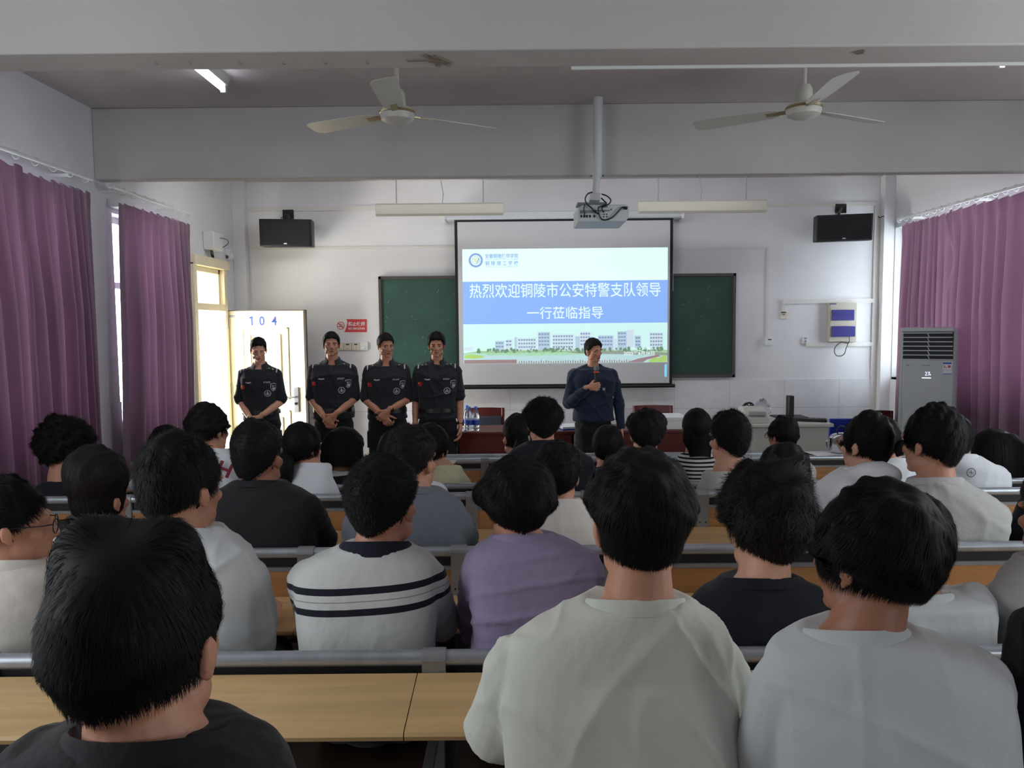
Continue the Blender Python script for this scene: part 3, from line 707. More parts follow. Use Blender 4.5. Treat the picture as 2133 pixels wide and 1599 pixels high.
t = plate('wall_socket', 'stained yellowish wall socket below the end of the trunking', 'socket', 1625, 648, 1640, 664, OFFW); dots(t, 'stain_patch', mat('socket_grime', (120, 104, 84), 0.7), [(1627, 649, 1637, 652), (1630, 654, 1635, 656)])
t = plate('wall_socket', 'clean white wall socket beside the lower trunking', 'socket', 1671, 701, 1683, 716, WHITEP); dots(t, 'slots', DARKM, [(1675.5, 703, 1677, 705.5), (1678.6, 703, 1680, 705.5), (1677, 708, 1678.4, 710), (1675.5, 710.5, 1677, 712.5), (1678.6, 710.5, 1680, 712.5)])
bp = thing('breaker_panel', 'grey breaker panel with two blue windows and a dangling black cable', 'breaker panel', at(1757, 712, YW))
m = MB(); rect(m, 1728, 630, 1785, 712, YW - 0.07, YW); m.build('case', mat('panel_grey', (186, 182, 170), 0.5), bp, bevel=0.006)
PB = mat('panel_blue_window', (74, 74, 140), 0.15)
for r in ((1733.5, 645, 1780, 667), (1733, 679, 1782, 701)):
    m = MB(); rect(m, *r, YW - 0.085, YW - 0.06); w_ = m.build('window_cover', PB, bp, bevel=0.004)
    m = MB(); rect(m, r[0] + 4, r[1] + 6, r[2] - 10, r[1] + 9, YW - 0.087, YW - 0.08); m.build('breaker_row', mat('breaker_blue', (52, 52, 128), 0.4) if 'breaker_blue' not in MATS else MATS['breaker_blue'], w_)
m = MB(); rect(m, 1729, 631.5, 1742, 634, YW - 0.073, YW - 0.06); m.build('maker_tag', mat('tag_navy', (70, 78, 110), 0.5), bp)
MB().tube(spline([at(x, y, YW - 0.09) for x, y in ((1769, 700), (1769, 712), (1764, 714), (1752, 713), (1742, 720), (1738, 730), (1742, 740), (1752, 741), (1759, 736), (1763, 724), (1768, 712))]), 0.0048, 8).build('cable', BLACKP, bp)
# row of old switches by the no-smoking sign
gi = [('second', 709, 726), ('third', 726.5, 736)]
for k, (a, b, m_, lab) in enumerate(((704, 715.5, OFFW, 'yellowed wall switch partly hidden by an officer, first of the four below the red sign'), (716, 732, OFFW, 'yellowed wall switch with a black slot, second of the four below the red sign'),
                                   (733, 749, OFFW, 'yellowed wall switch with a black slot, third of the four below the red sign'), (749.5, 766, WHITEP, 'white dimmer switch with a round knob below the red sign'))):
    t = plate('wall_switch', lab, 'switch', a, 713, b, 729, m_, 0.022, 'wall switches below the sign')
    if k in (1, 2): dots(t, 'indicator', DARKM, [(a + 4.5, 716, b - 4.5, 718.2)], 0.025)
    c = at((a + b) / 2, 723.5, YW - 0.022)
    MB().lathe([(0.018 if k == 3 else 0.012, 0), (0.016 if k == 3 else 0.010, 0.012), (0.001, 0.013)], (0, 0, 0), 18, Matrix.Translation(c) @ Matrix.Rotation(math.pi / 2, 4, 'X')).build('knob', m_, t)
# no-smoking sign
ns = thing('no_smoking_sign', 'red and white no smoking sign on the wall left of the chalkboard', 'sign', at(732, 692, YW))
yq = YW - 0.003
def P2(px, py): p = at(px, py, yq); return (p.x, p.z)
MB().prism([P2(701, 664), P2(764, 664), P2(764, 692), P2(701, 692)], YW - 0.002, YW).build('backing', mat('sign_white', (226, 222, 220), 0.4), ns)
arc = [P2(718 + 5.5 * math.sin(math.pi * (0.5 + t) * 0.9) , 665 + 26.5 * t) for t in [k / 10 for k in range(11)]]
MB().prism([P2(764, 664.5)] + [P2(721, 664.5), P2(723, 668), P2(723.5, 673), P2(722, 680), P2(719, 688), P2(717, 691.5)] + [P2(764, 691.5)], yq - 0.001, yq + 0.002).build('red_field', REDP, ns)
def ringxz(mb, c, r0, r1, y, n=32):
    a = [(c[0] + r * math.cos(t), y, c[1] + r * math.sin(t)) for r in (r0, r1) for t in [2 * math.pi * k / n for k in range(n)]]
    return mb.add(a, [(k, n + k, n + (k + 1) % n, (k + 1) % n) for k in range(n)])
c = P2(710, 678); r_ = 8.2 * YW / F
m = ringxz(MB(), c, r_ * 0.84, r_, yq - 0.0015)
d = r_ * 0.62; q = 0.004
m.add([(c[0] - d - q, yq - 0.0016, c[1] + d - q), (c[0] - d + q, yq - 0.0016, c[1] + d + q), (c[0] + d + q, yq - 0.0016, c[1] - d + q), (c[0] + d - q, yq - 0.0016, c[1] - d - q)], [(0, 3, 2, 1)])
m.build('ban_ring', REDP, ns, 0)
m = MB().box((c[0] - 0.028, yq - 0.0012, c[1] - 0.014), (c[0] + 0.024, yq, c[1] - 0.006)).tube(spline([(c[0] + 0.026, yq - 0.001, c[1] - 0.004), (c[0] + 0.02, yq - 0.001, c[1] + 0.01), (c[0] + 0.004, yq - 0.001, c[1] + 0.014), (c[0] - 0.004, yq - 0.001, c[1] + 0.022)]), 0.002, 6)
m.build('cigarette_symbol', DARKM, ns)
p = at(742.5, 674.5, yq - 0.002); wall_text('sign_text', '禁止吸烟', p, 34.5 * YW / F, 9 * YW / F, PAPER, ns, 0.03)
p = at(742.5, 684, yq - 0.002); wall_text('sign_text', 'NO SMOKING', p, 34.5 * YW / F, 4.6 * YW / F, PAPER, ns, 0.02)
# white box and dome camera on the left wall / pilaster
jb = thing('junction_box', 'white electrical box with loose wires high on the left wall above the door', 'electrical box', (XL, 7.9, 2.6))
p = atX(427, 505, XL + 0.02); y0, y1 = p.y, p.y + 0.36
y1 = y0 + 0.25; z0, z1 = atX(430, 521, XL).z, atX(430, 484, XL).z
MB().box((XL, y0, z0), (XL + 0.11, y1, z1)).build('case', WHITEP, jb, bevel=0.008)
for k in range(3): MB().tube(spline([(XL + 0.05, y0 + 0.05 + 0.03 * k, z0), (XL + 0.05, y0 + 0.08 + 0.03 * k, z0 - 0.07), (XL + 0.03, y0 + 0.14, z0 - 0.02), (XL + 0.03, y0 + 0.16, z0 + 0.01)]), 0.004, 6).build('wire', BLACKP, jb)
MB().tube(spline([(XL + 0.115, y1 - 0.1, z1 - 0.05), (XL + 0.16, y1 - 0.05, z1 - 0.06), (XL + 0.17, y1 - 0.03, z0 + 0.08), (XL + 0.09, y1 - 0.02, z0 + 0.03)]), 0.0035, 6).build('wire', BLACKP, jb)
dc = thing('dome_camera', 'white dome security camera high in the front left corner', 'camera', at(474, 533, 8.35))
c = at(475, 533, 8.38); s = 8.38 / F
MB().tube([(XL, 8.38, c.z + 0.03), (XL + 0.05, 8.38, c.z + 0.03)], 0.06, 20).build('base', WHITEP, dc)
MB().ell(c, (11.5 * s, 11.5 * s, 11.5 * s)).tube([(XL + 0.04, 8.38, c.z + 0.03), (c.x, 8.38, c.z)], 0.035, 14).build('dome', WHITEP, dc)
MB().ell(c + Vector((0, -7.5 * s, -2 * s)), (6 * s, 5 * s, 5 * s)).build('lens_window', mat('camera_grey', (120, 120, 122), 0.3), dc)
for dx in (-2.3, 2.3): MB().ell(c + Vector((dx * s, -11.5 * s, -2.5 * s)), (1.6 * s, 1.6 * s, 1.8 * s)).build('lens', BLACKP, dc)
# hook wires on the right corner
t = MB().tube(spline([at(1830, 450, YW - 0.03), at(1832, 453, YW - 0.05), at(1840, 450, YW - 0.09), at(1846, 451, YW - 0.09)]), 0.005, 6)
tag(t.build('cable_end', DARKM), 'black cable stub poking out of the front right corner', 'cable')

# air conditioner
YA = 6.6
ac = thing('air_conditioner', 'tall white floor-standing air conditioner in front of the right curtain', 'air conditioner', at(1940, 700, YA + 0.2))
ac.location = (ac.location.x, YA, 0)
ACW = mat('conditioner_white', (190, 198, 200), 0.4); ACS = mat('conditioner_grey', (170, 176, 176), 0.4)
ax0, ax1, azt = at(1882, 800, YA).x, at(1990, 800, YA).x, at(1936, 682, YA).z
MB().box((ax0, YA, 0), (ax1, YA + 0.28, azt)).build('body', ACS, ac, bevel=0.03)
m = MB(); rect(m, 1890, 750, 1983, 905, YA - 0.012, YA + 0.02); fp = m.build('front_panel', ACW, ac, bevel=0.006)
MB().box((ax0 + 0.035, YA - 0.012, 0.06), (at(1983, 800, YA).x, YA + 0.02, at(1936, 906, YA).z)).build('lower_panel', ACW, ac, bevel=0.006)
m = MB(); rect(m, 1891, 691, 1984, 748, YA - 0.004, YA + 0.01); m.build('vent_recess', mat('vent_dark', (34, 34, 48), 0.6), ac)
m = MB(); rect(m, 1888, 682.5, 1985, 690, YA - 0.014, YA + 0.02); m.build('top_fascia', ACW, ac, bevel=0.004)
m = MB()
for k in range(7):
    y = 692.3 + 9.3 * k; rect(m, 1891, y, 1984, y + 2.1, YA - 0.014, YA + 0.0)
m.build('louvres', ACW, ac)
m = MB()
for k in range(6):
    y = 694.5 + 9.3 * k; p, q = at(1937, y, YA - 0.006), at(1940, y + 7, YA - 0.006)
    m.tube([p, q], 0.004, 6)
m.build('vane_link', ACW, ac)
LED = mat('led_white', (232, 232, 255), 0.3, emit=1.2)
p = at(1937.5, 779, YA - 0.0135); wall_text('display_digits', '27', p, 9.5 * YA / F, 8 * YA / F, LED, fp, 0.0)
m = MB(); rect(m, 1941.5, 779.5, 1943.5, 782, YA - 0.0135, YA - 0.012); rect(m, 1927, 787, 1944, 788.8, YA - 0.0135, YA - 0.012); m.build('display_dots', LED, fp)
m = MB(); rect(m, 1966, 754, 1981.5, 779, YA - 0.0135, YA - 0.012); st = m.build('energy_sticker', PAPER, ac)
SB = mat('sticker_blue', (62, 104, 176), 0.5)
m = MB(); rect(m, 1966, 754.3, 1981.5, 758, YA - 0.0142, YA - 0.013); rect(m, 1966, 777.5, 1981.5, 779, YA - 0.0142, YA - 0.013); rect(m, 1966, 770, 1981.5, 770.6, YA - 0.0142, YA - 0.013); m.build('sticker_bands', SB, st)
m = MB(); rect(m, 1968, 760, 1969.5, 766, YA - 0.0142, YA - 0.013); rect(m, 1969.5, 764.5, 1973, 766, YA - 0.0142, YA - 0.013); rect(m, 1975, 760.5, 1980, 765.5, YA - 0.0142, YA - 0.013); m.build('sticker_bars', mat('sticker_red', (176, 90, 96), 0.5), st)
m = MB()
for a, b in ((1928, 1933), (1934, 1936.5), (1938, 1943)): rect(m, a, 761, b, 762.6, YA - 0.0132, YA - 0.012)
for a, b in ((1898, 1901), (1901.5, 1904)): rect(m, a, 761, b, 763, YA - 0.0132, YA - 0.012)
m.build('small_print', mat('print_grey', (128, 132, 134), 0.5), fp)

ac.rotation_euler = (0, 0, math.radians(-28))

# lecturer's console
YL = 7.35
lc = thing('lectern_console', 'grey-beige teaching console with a sloped control box in front of the wall', 'teaching console', at(1650, 900, YL + 0.3)); lc.location.z = 0
lx0, lx1 = at(1566, 900, YL).x, at(1726, 900, YL).x
lz = at(1650, 882, YL).z
MB().box((lx0, YL, 0), (lx1, YL + 0.62, lz - 0.03)).build('cabinet', BEIGE, lc, bevel=0.006)
MB().box((lx0 - 0.03, YL - 0.03, lz - 0.035), (lx1 + 0.04, YL + 0.68, lz)).build('worktop', BEIGE, lc, bevel=0.008)
bx0, bx1 = at(1553, 860, YL + 0.05).x, at(1600, 860, YL + 0.05).x
MB().prism([(YL + 0.02, lz), (YL + 0.02, lz + 0.055), (YL + 0.16, lz + 0.145), (YL + 0.24, lz + 0.15), (YL + 0.55, lz + 0.02), (YL + 0.6, lz)], bx0, bx1, Matrix(((0, 1, 0, 0), (1, 0, 0, 0), (0, 0, 1, 0), (0, 0, 0, 1)))).build('control_box', BEIGE, lc, 0.4, bevel=0.006)
MB().box((bx0 + 0.02, YL + 0.045, lz + 0.06), (bx1 - 0.03, YL + 0.12, lz + 0.095), Matrix.Translation((0, -0.03, 0.02))).build('control_lid', mat('console_grey', (168, 172, 166), 0.4), lc, bevel=0.004)
m = MB()
for k in range(5): m.box((bx1 + 0.0005, YL + 0.10 + 0.035 * k, lz + 0.05), (bx1 + 0.003, YL + 0.112 + 0.035 * k, lz + 0.085))
m.build('vent_slots', DARKM, lc)
zt_ = lz + 0.001
kb = thing('keyboard', 'black computer keyboard lying on the teaching console', 'keyboard', at(1680, 868, YL + 0.2))
c = at(1680, 869, YL + 0.18); M = Matrix.Translation((c.x, YL + 0.20, zt_)) @ Matrix.Rotation(math.radians(-24), 4, 'Z')
MB().box((-0.2, -0.07, 0.0), (0.2, 0.07, 0.02), M).build('base', BLACKP, kb, bevel=0.004)
m = MB()
for r in range(5):
    for q in range(15): m.box((-0.19 + q * 0.0255, -0.06 + r * 0.025, 0.02), (-0.168 + q * 0.0255, -0.038 + r * 0.025, 0.027), M)
m.build('keys', DARKM, kb)
ms = thing('computer_mouse', 'black computer mouse on the console beside the keyboard', 'mouse', at(1638, 862, YL + 0.3))
c = at(1640, 862, YL + 0.33) - Vector((0.07, 0, 0))
MB().ell((c.x, YL + 0.33, zt_ + 0.014), (0.032, 0.05, 0.018)).build('shell', BLACKP, ms); MB().tube(spline([(c.x + 0.02, YL + 0.37, zt_ + 0.01), (c.x + 0.15, YL + 0.42, zt_ + 0.004), (c.x + 0.3, YL + 0.4, zt_ + 0.004), (c.x + 0.42, YL + 0.3, zt_ + 0.004)]), 0.0025, 6).build('cord', BLACKP, ms)
mn = thing('monitor_stand', 'black upright monitor stand with a flat foot on the console', 'monitor stand', at(1647, 850, YL + 0.45))
c = at(1647, 858, YL + 0.5); zb_ = lz + 0.001
MB().box((c.x - 0.17, YL + 0.40, zb_), (c.x + 0.15, YL + 0.64, zb_ + 0.012)).build('foot', DARKM, mn, bevel=0.004)
zt2 = at(1647, 824, YL + 0.5).z
MB().box((c.x - 0.03, YL + 0.48, zb_ + 0.01), (c.x + 0.028, YL + 0.56, zt2)).build('column', BLACKP, mn, bevel=0.004)
MB().box((c.x - 0.031, YL + 0.476, zb_ + 0.02), (c.x - 0.022, YL + 0.48, zt2 - 0.01)).build('chrome_strip', CHROME, mn)
m = MB(); rnd = random.Random(2)
c0 = at(1556, 850, YL + 0.42); pts = []
for k in range(90):
    a = k * 0.42; pts.append((c0.x + 0.012 * k / 9 * 0.6 + 0.055 * math.cos(a), YL + 0.45 + 0.02 * math.sin(a * 0.37), lz + 0.075 + 0.06 * math.sin(a) + 0.03 * math.sin(k * 0.05)))
tag(m.tube(pts, 0.006, 6).build('coiled_cable', DARKM), 'tangle of dark coiled cable on the left end of the console', 'cable')
CLEAR = mat('clear_film', (240, 244, 248), 0.12, trans=0.85)
m = MB(); c0 = at(1592, 848, YL + 0.52); n_ = 14; rings = []
for i in range(9):
    t_ = i / 8; rr_ = 0.085 * math.sin(math.pi * (0.15 + 0.75 * t_)) + 0.01
    rings.append([(c0.x + rr_ * math.cos(a) * (1 + 0.35 * noise.noise((3 * math.cos(a), 3 * math.sin(a), i * 0.7))), YL + 0.6 + 0.6 * rr_ * math.sin(a), lz + 0.001 + 0.17 * t_ * (1 + 0.2 * noise.noise((2 * math.cos(a), 5, 2 * math.sin(a))))) for a in [2 * math.pi * k / n_ for k in range(n_)]])
tag(m.loft(rings).build('plastic_bag', CLEAR, smooth=0.5), 'crumpled clear plastic bag standing on the console', 'plastic bag')

# front tables, chairs, bottles
YT = 7.32
tz = at(1000, 899, YT).z
def front_table(label, x0, x1):
    t = thing('front_table', label, 'table', ((x0 + x1) / 2, YT + 0.28, 0), 'maroon front tables')
    MB().box((x0, YT - 0.015, tz - 0.03), (x1, YT + 0.50, tz)).build('tabletop', MAROON, t, bevel=0.006)
    MB().box((x0 + 0.02, YT, 0.12), (x1 - 0.02, YT + 0.02, tz - 0.03)).build('front_panel', MAROON, t)
    for x in (x0 + 0.015, x1 - 0.04): MB().box((x, YT, 0), (x + 0.025, YT + 0.46, tz - 0.03)).build('side_panel', MAROON, t, bevel=0.003)
    MB().box((x0 + 0.04, YT + 0.03, tz - 0.26), (x1 - 0.04, YT + 0.44, tz - 0.245)).build('shelf', MAROON, t)
xa = at(948, 900, YT).x; xm = at(1200, 900, YT).x; xb = at(1466, 900, YT).x
front_table('maroon front table with the water bottles on it, beside the standing officers', xa, xm - 0.004)
front_table('maroon front table behind the man with the microphone', xm + 0.004, xb)
def front_chair(label, px0, px1, pyt, Y):
    x0, x1, z1 = at(px0, 860, Y).x, at(px1, 860, Y).x, at((px0 + px1) / 2, pyt, Y).z
    t = thing('front_chair', label, 'chair', ((x0 + x1) / 2, Y - 0.2, 0), 'maroon chairs at the front tables')
    w = x1 - x0
    for x in (x0 + 0.02, x1 - 0.02):
        MB().tube([(x, Y, 0), (x, Y - 0.01, 0.45), (x, Y + 0.02, z1)], 0.018, 10).build('rear_leg', MAROON, t)
        MB().tube([(x, Y - 0.36, 0), (x, Y - 0.36, 0.44)], 0.018, 10).build('front_leg', MAROON, t)
    MB().box((x0, Y - 0.385, 0.43), (x1, Y + 0.0, 0.47)).build('seat', MAROON, t, bevel=0.01)
    rings = [[(x0 + w * u, Y + 0.008 - 0.03 * math.sin(math.pi * u) * 0.5 + q, z) for q, z in ((0, z1 - 0.09), (0.022, z1 - 0.09), (0.026, z1 + 0.008 * math.sin(math.pi * u)), (0.004, z1 + 0.008 * math.sin(math.pi * u)))] for u in [k / 10 for k in range(11)]]
    MB().loft(rings).build('top_rail', MAROON, t)
    MB().box((x0 + 0.03, Y - 0.02, 0.55), (x1 - 0.03, Y + 0.02, z1 - 0.085)).build('back_cushion', mat('cushion_slate', (58, 64, 78), 0.7) if 'cushion_slate' not in MATS else MATS['cushion_slate'], t, bevel=0.012)
front_chair('maroon chair with a slate cushion behind the water bottles', 972, 1051, 850, 8.34)
front_chair('maroon chair with a slate cushion right of the man with the microphone', 1319, 1402, 845, 8.34)
front_chair('dark maroon chair beside the air conditioner', 1808, 1862, 856, 8.0)
WATER = mat('bottle_plastic', (226, 236, 244), 0.08, trans=0.92)
def bottle(px, py0, py1, dy, label):
    Y = YT + dy; p = at(px, py1, Y); h = 0.235; x = p.x
    t = thing('water_bottle', label, 'bottle', (x, Y, tz), 'water bottles on the front table')
    r = 0.032
    MB().lathe([(0.001, 0.001), (r * 0.9, 0.002), (r, 0.012), (r, 0.03), (r * 0.93, 0.036), (r, 0.042), (r, 0.06), (r * 0.93, 0.066), (r, 0.072), (r, 0.115), (r * 0.93, 0.12), (r, 0.126), (r, 0.15), (r * 0.85, 0.18), (r * 0.5, 0.205), (r * 0.4, 0.21), (r * 0.4, 0.22)], (x, Y, tz), 20).build('body', WATER, t)
    MB().lathe([(r * 1.01, 0.062), (r * 1.02, 0.064), (r * 1.02, 0.106), (r * 1.01, 0.108)], (x, Y, tz), 20).build('wrapper', mat('wrapper_blue', (44, 84, 190), 0.4) if 'wrapper_blue' not in MATS else MATS['wrapper_blue'], t)
    MB().lathe([(r * 0.46, 0.213), (r * 0.48, 0.215), (r * 0.48, 0.236), (r * 0.42, 0.239), (0.001, 0.24)], (x, Y, tz), 16).build('bottle_cap', mat('cap_blue', (70, 132, 216), 0.4) if 'cap_blue' not in MATS else MATS['cap_blue'], t)
bottle(960.5, 852, 899, 0.06, 'water bottle nearest the officers, leftmost of the front row on the table')
bottle(978, 855, 899, 0.06, 'water bottle in the middle of the front row on the table')
bottle(991.5, 853, 899, 0.06, 'water bottle at the right end of the row, before the chair cushion')
bottle(973, 850, 896, 0.17, 'water bottle standing behind the front row, rear left of the group')
t = MB().box((-0.1, -0.14, 0), (0.1, 0.14, 0.012), Matrix.Translation((at(1185, 895, YT + 0.18).x, YT + 0.2, tz)) @ Matrix.Rotation(0.3, 4, 'Z'))
fo = thing('document_folder', 'white and blue folder lying on the front table left of the speaker', 'folder', (at(1185, 895, YT).x, YT + 0.2, tz))
M = Matrix.Translation((at(1185, 895, YT + 0.18).x, YT + 0.2, tz)) @ Matrix.Rotation(0.2, 4, 'Z')
MB().box((-0.1, -0.14, 0), (0.1, 0.14, 0.012), M).build('cover', BLUE, fo); MB().box((-0.097, -0.137, 0.012), (0.097, 0.137, 0.03), M).build('pages', PAPER, fo)
a, b = at(1386, 895, YT + 0.05), at(1428, 870, YT + 0.05)
t = thing('white_document_box', 'white box lying on the front table by the girl in stripes', 'box', ((a.x + b.x) / 2, YT + 0.2, tz))
MB().box((a.x, YT + 0.03, tz), (b.x + 0.02, YT + 0.40, tz + 0.115)).build('box_body', PAPER, t, bevel=0.006); MB().box((a.x - 0.003, YT + 0.027, tz + 0.085), (b.x + 0.023, YT + 0.403, tz + 0.118)).build('lid', PAPER, t, bevel=0.004)
t = thing('plastic_chair', 'blue plastic chair behind the right end of the console', 'chair', at(1748, 880, 8.2)); t.location.z = 0
x0, x1 = at(1726, 880, 8.2).x, at(1775, 880, 8.2).x; z1 = at(1750, 871, 8.2).z
MB().box((x0, 8.18, 0.5), (x1, 8.21, z1)).build('backrest', BLUE, t, bevel=0.012); MB().box((x0, 7.98, 0.42), (x1, 8.2, 0.455)).build('seat', BLUE, t, bevel=0.012)
for x in (x0 + 0.02, x1 - 0.02):
    for y in (8.0, 8.19): MB().tube([(x, y, 0), (x, y, 0.5 if y > 8.1 else 0.43)], 0.012, 8).build('leg', CHROME, t)
# ------------------------------------------------------------------ fixed desk rows
RAIL = [(1.859, 0.920), (2.766, 0.920), (3.686, 0.920), (4.594, 0.780), (5.46, 0.780)]
RX0, RX1 = -2.74, 3.80
STRIP = mat('black_strip', (24, 24, 28), 0.5)
SEATW = mat('seat_dark_wood', (66, 48, 36), 0.5, var=(9, 0.15, (0.25, 3, 3)))
def desk_row(k, label):
    Y, z = RAIL[k]; fz = z - 0.81 if k < 3 else 0.0
    if k < 3: fz = PLAT
    fs = PLAT if k < 2 else 0.0
    t = thing('desk_row', label, 'desk row', ((RX0 + RX1) / 2, Y, fz), 'fixed rows of school desks')
    xs = [-0.2 + 0.56 * i for i in range(-4, 7)]
    r = 0.0195
    if k == 0:
        MB().tube([(RX0, Y, z), (-0.785, Y, z)], r, 16).build('top_rail', ALU, t); MB().tube([(-0.745, Y, z), (RX1, Y, z)], r, 16).build('top_rail', ALU, t)
        MB().tube([(-0.75, Y, z), (-0.743, Y, z)], r * 1.04, 16).build('rail_end', STRIP, t)
    else: MB().tube([(RX0, Y, z), (RX1, Y, z)], r, 16).build('top_rail', ALU, t)
    MB().box((RX0, Y - 0.004, z - 0.05), (RX1, Y + 0.006, z - 0.012)).build('black_strip', STRIP, t)
    low = z - 0.05 if k == 0 else z - 0.165
    for x in xs:
        if k == 0 and abs(x + 0.76) < 0.02: continue
        m = MB()
        prof = [(Y - 0.018, low), (Y - 0.022, z - 0.006)] + [(Y - 0.0245 * math.cos(a), z + 0.0245 * math.sin(a)) for a in [math.pi * q / 8 for q in range(9)]] + [(Y + 0.022, z - 0.03), (Y + 0.02, low)]
        m.prism(prof, x - 0.029, x + 0.029, Matrix(((0, 1, 0, 0), (1, 0, 0, 0), (0, 0, 1, 0), (0, 0, 0, 1))))
        b = m.build('bracket', GREYM, t, 0.5)
        if k in (1, 2):
            h = MB()
            for dx in (-0.014, 0.014): h.tube([(x + dx, Y - 0.0195, low + 0.03), (x + dx, Y - 0.017, low + 0.03)], 0.004, 8)
            h.build('bolt_holes', STRIP, b)
        MB().box((x - 0.02, Y + 0.004, fz), (x + 0.02, Y + 0.034, z - 0.04)).box((x - 0.025, Y - 0.16, fz), (x + 0.025, Y + (0.2 if k != 2 else 0.06), fz + 0.02)).build('leg', GREYM, t)
        MB().box((x - 0.012, Y - 0.30, z - 0.193), (x + 0.012, Y + 0.01, z - 0.178)).build('desk_arm', GREYM, t)
    if k == 0:
        ya, za, yb, zb = Y - 0.022, z - 0.030, Y - 0.262, z - 0.048
        prof = [(ya, za), (ya, za - 0.02), (yb + 0.004, zb - 0.024), (yb - 0.006, zb - 0.018), (yb - 0.009, zb - 0.008), (yb - 0.004, zb - 0.001), (yb + 0.006, zb + 0.001)]
        TM = Matrix(((0, 1, 0, 0), (1, 0, 0, 0), (0, 0, 1, 0), (0, 0, 0, 1)))
        cuts = [RX0, -1.36, -0.24, 0.88, 2.0, RX1]
        for a, b in zip(cuts, cuts[1:]): MB().prism(prof, a + 0.0012, b - 0.0012, TM).build('desktop', WOOD, t, 0.5)
    else:
        MB().box((RX0, Y - 0.012, z - 0.175), (RX1, Y + 0.004, z - 0.066)).build('back_panel', PANELW, t, bevel=0.002)
        MB().box((RX0, Y - 0.014, z - 0.066), (RX1, Y + 0.004, z - 0.052)).build('panel_trim', GREYM, t)
        cuts = [RX0, -1.84, -0.72, 0.40, 1.52, 2.64, RX1]
        for a, b in zip(cuts, cuts[1:]): MB().box((a + 0.001, Y - 0.335, z - 0.178), (b - 0.001, Y - 0.014, z - 0.158)).build('desktop', WOOD, t, bevel=0.006)
    # folding seats with backrest on the front side
    n = len(xs) - 1
    for a, b in (zip(xs, xs[1:]) if k < 4 else ()):
        MB().box((a + 0.05, Y + 0.07, fs + 0.415), (b - 0.05, Y + 0.42, fs + 0.435)).build('seat', SEATW, t, bevel=0.006)
        MB().box(((a + b) / 2 - 0.02, Y + 0.03, fs + 0.385), ((a + b) / 2 + 0.02, Y + 0.36, fs + 0.415)).build('seat_arm', GREYM, t)
    if k == 4:
        MB().tube([(RX0, Y + 0.18, z + 0.002), (RX1, Y + 0.18, z + 0.002)], r, 14).build('front_rail', ALU, t)
        MB().box((RX0, Y + 0.02, z - 0.012), (RX1, Y + 0.17, z + 0.002)).build('front_ledge', ALU, t)
        MB().box((RX0, Y + 0.174, fz), (RX1, Y + 0.187, z - 0.012)).build('modesty_panel', PANELW, t)
    return t
for k, lab in enumerate(('nearest desk row, wide pale wood top under a grey rail across the foreground', 'second nearest desk row, just in front of the boy in the striped top',
                         'middle desk row, third from the camera, behind the grey shirt', 'fourth desk row, low rail in front of the girl in pale yellow', 'frontmost desk row facing the speaker, with a pot on its ledge')):
    desk_row(k, lab)
# things on the frontmost ledge
YE, ZE = RAIL[4][0] + 0.10, RAIL[4][1] + 0.0205
p = at(1752, 933, YE)
pot = thing('steel_pot', 'shiny steel cooking pot with a lid on the frontmost desk ledge', 'pot', (p.x, YE, ZE))
MB().lathe([(0.001, 0.0), (0.074, 0.0), (0.08, 0.008), (0.082, 0.10), (0.086, 0.104), (0.08, 0.106), (0.076, 0.1)], (p.x, YE, ZE + 0.006), 32).build('body', CHROME, pot)
MB().lathe([(0.084, 0.106), (0.08, 0.112), (0.06, 0.128), (0.03, 0.138), (0.001, 0.141)], (p.x, YE, ZE + 0.006), 32).build('lid', CHROME, pot)
MB().tube(spline([(p.x - 0.03, YE, ZE + 0.14), (p.x - 0.028, YE, ZE + 0.18), (p.x + 0.0, YE, ZE + 0.195), (p.x + 0.028, YE, ZE + 0.18), (p.x + 0.03, YE, ZE + 0.14)]), 0.006, 8).build('lid_handle', BLACKP, pot)
for s in (-1, 1): MB().tube(spline([(p.x + s * 0.08, YE, ZE + 0.02), (p.x + s * 0.1, YE, ZE + 0.03), (p.x + s * 0.108, YE, ZE + 0.075), (p.x + s * 0.1, YE, ZE + 0.09)]), 0.005, 8).build('side_handle', CHROME, pot)
p = at(1735, 940, YE - 0.06)
m = MB().box((-0.15, -0.09, 0), (0.15, 0.09, 0.004), Matrix.Translation((p.x, YE - 0.01, ZE - 0.0045)) @ Matrix.Rotation(0.12, 4, 'Z'))
tag(m.build('paper_sheet', PAPER), 'white paper sheets under the steel pot on the front ledge', 'paper')
p = at(942, 957, RAIL[4][0] - 0.02)
m = MB().prism([(p.x - 0.027, RAIL[4][1] + 0.012), (p.x + 0.03, RAIL[4][1] + 0.012), (p.x + 0.018, RAIL[4][1] - 0.012), (p.x - 0.012, RAIL[4][1] - 0.014)], RAIL[4][0] - 0.0225, RAIL[4][0] - 0.0205)
tag(m.build('paper_scrap', PAPER), 'white paper scrap stuck on the frontmost rail by the yellow shirt', 'paper')
p = at(1741, 1228, 2.42)
m = MB().box((-0.1, -0.13, 0), (0.1, 0.13, 0.003), Matrix.Translation((p.x, 2.60, RAIL[1][1] - 0.1575)) @ Matrix.Rotation(-0.3, 4, 'Z'))
tag(m.build('paper_sheet', PAPER), 'white sheet of paper on the desk before the black T-shirt boy', 'paper')
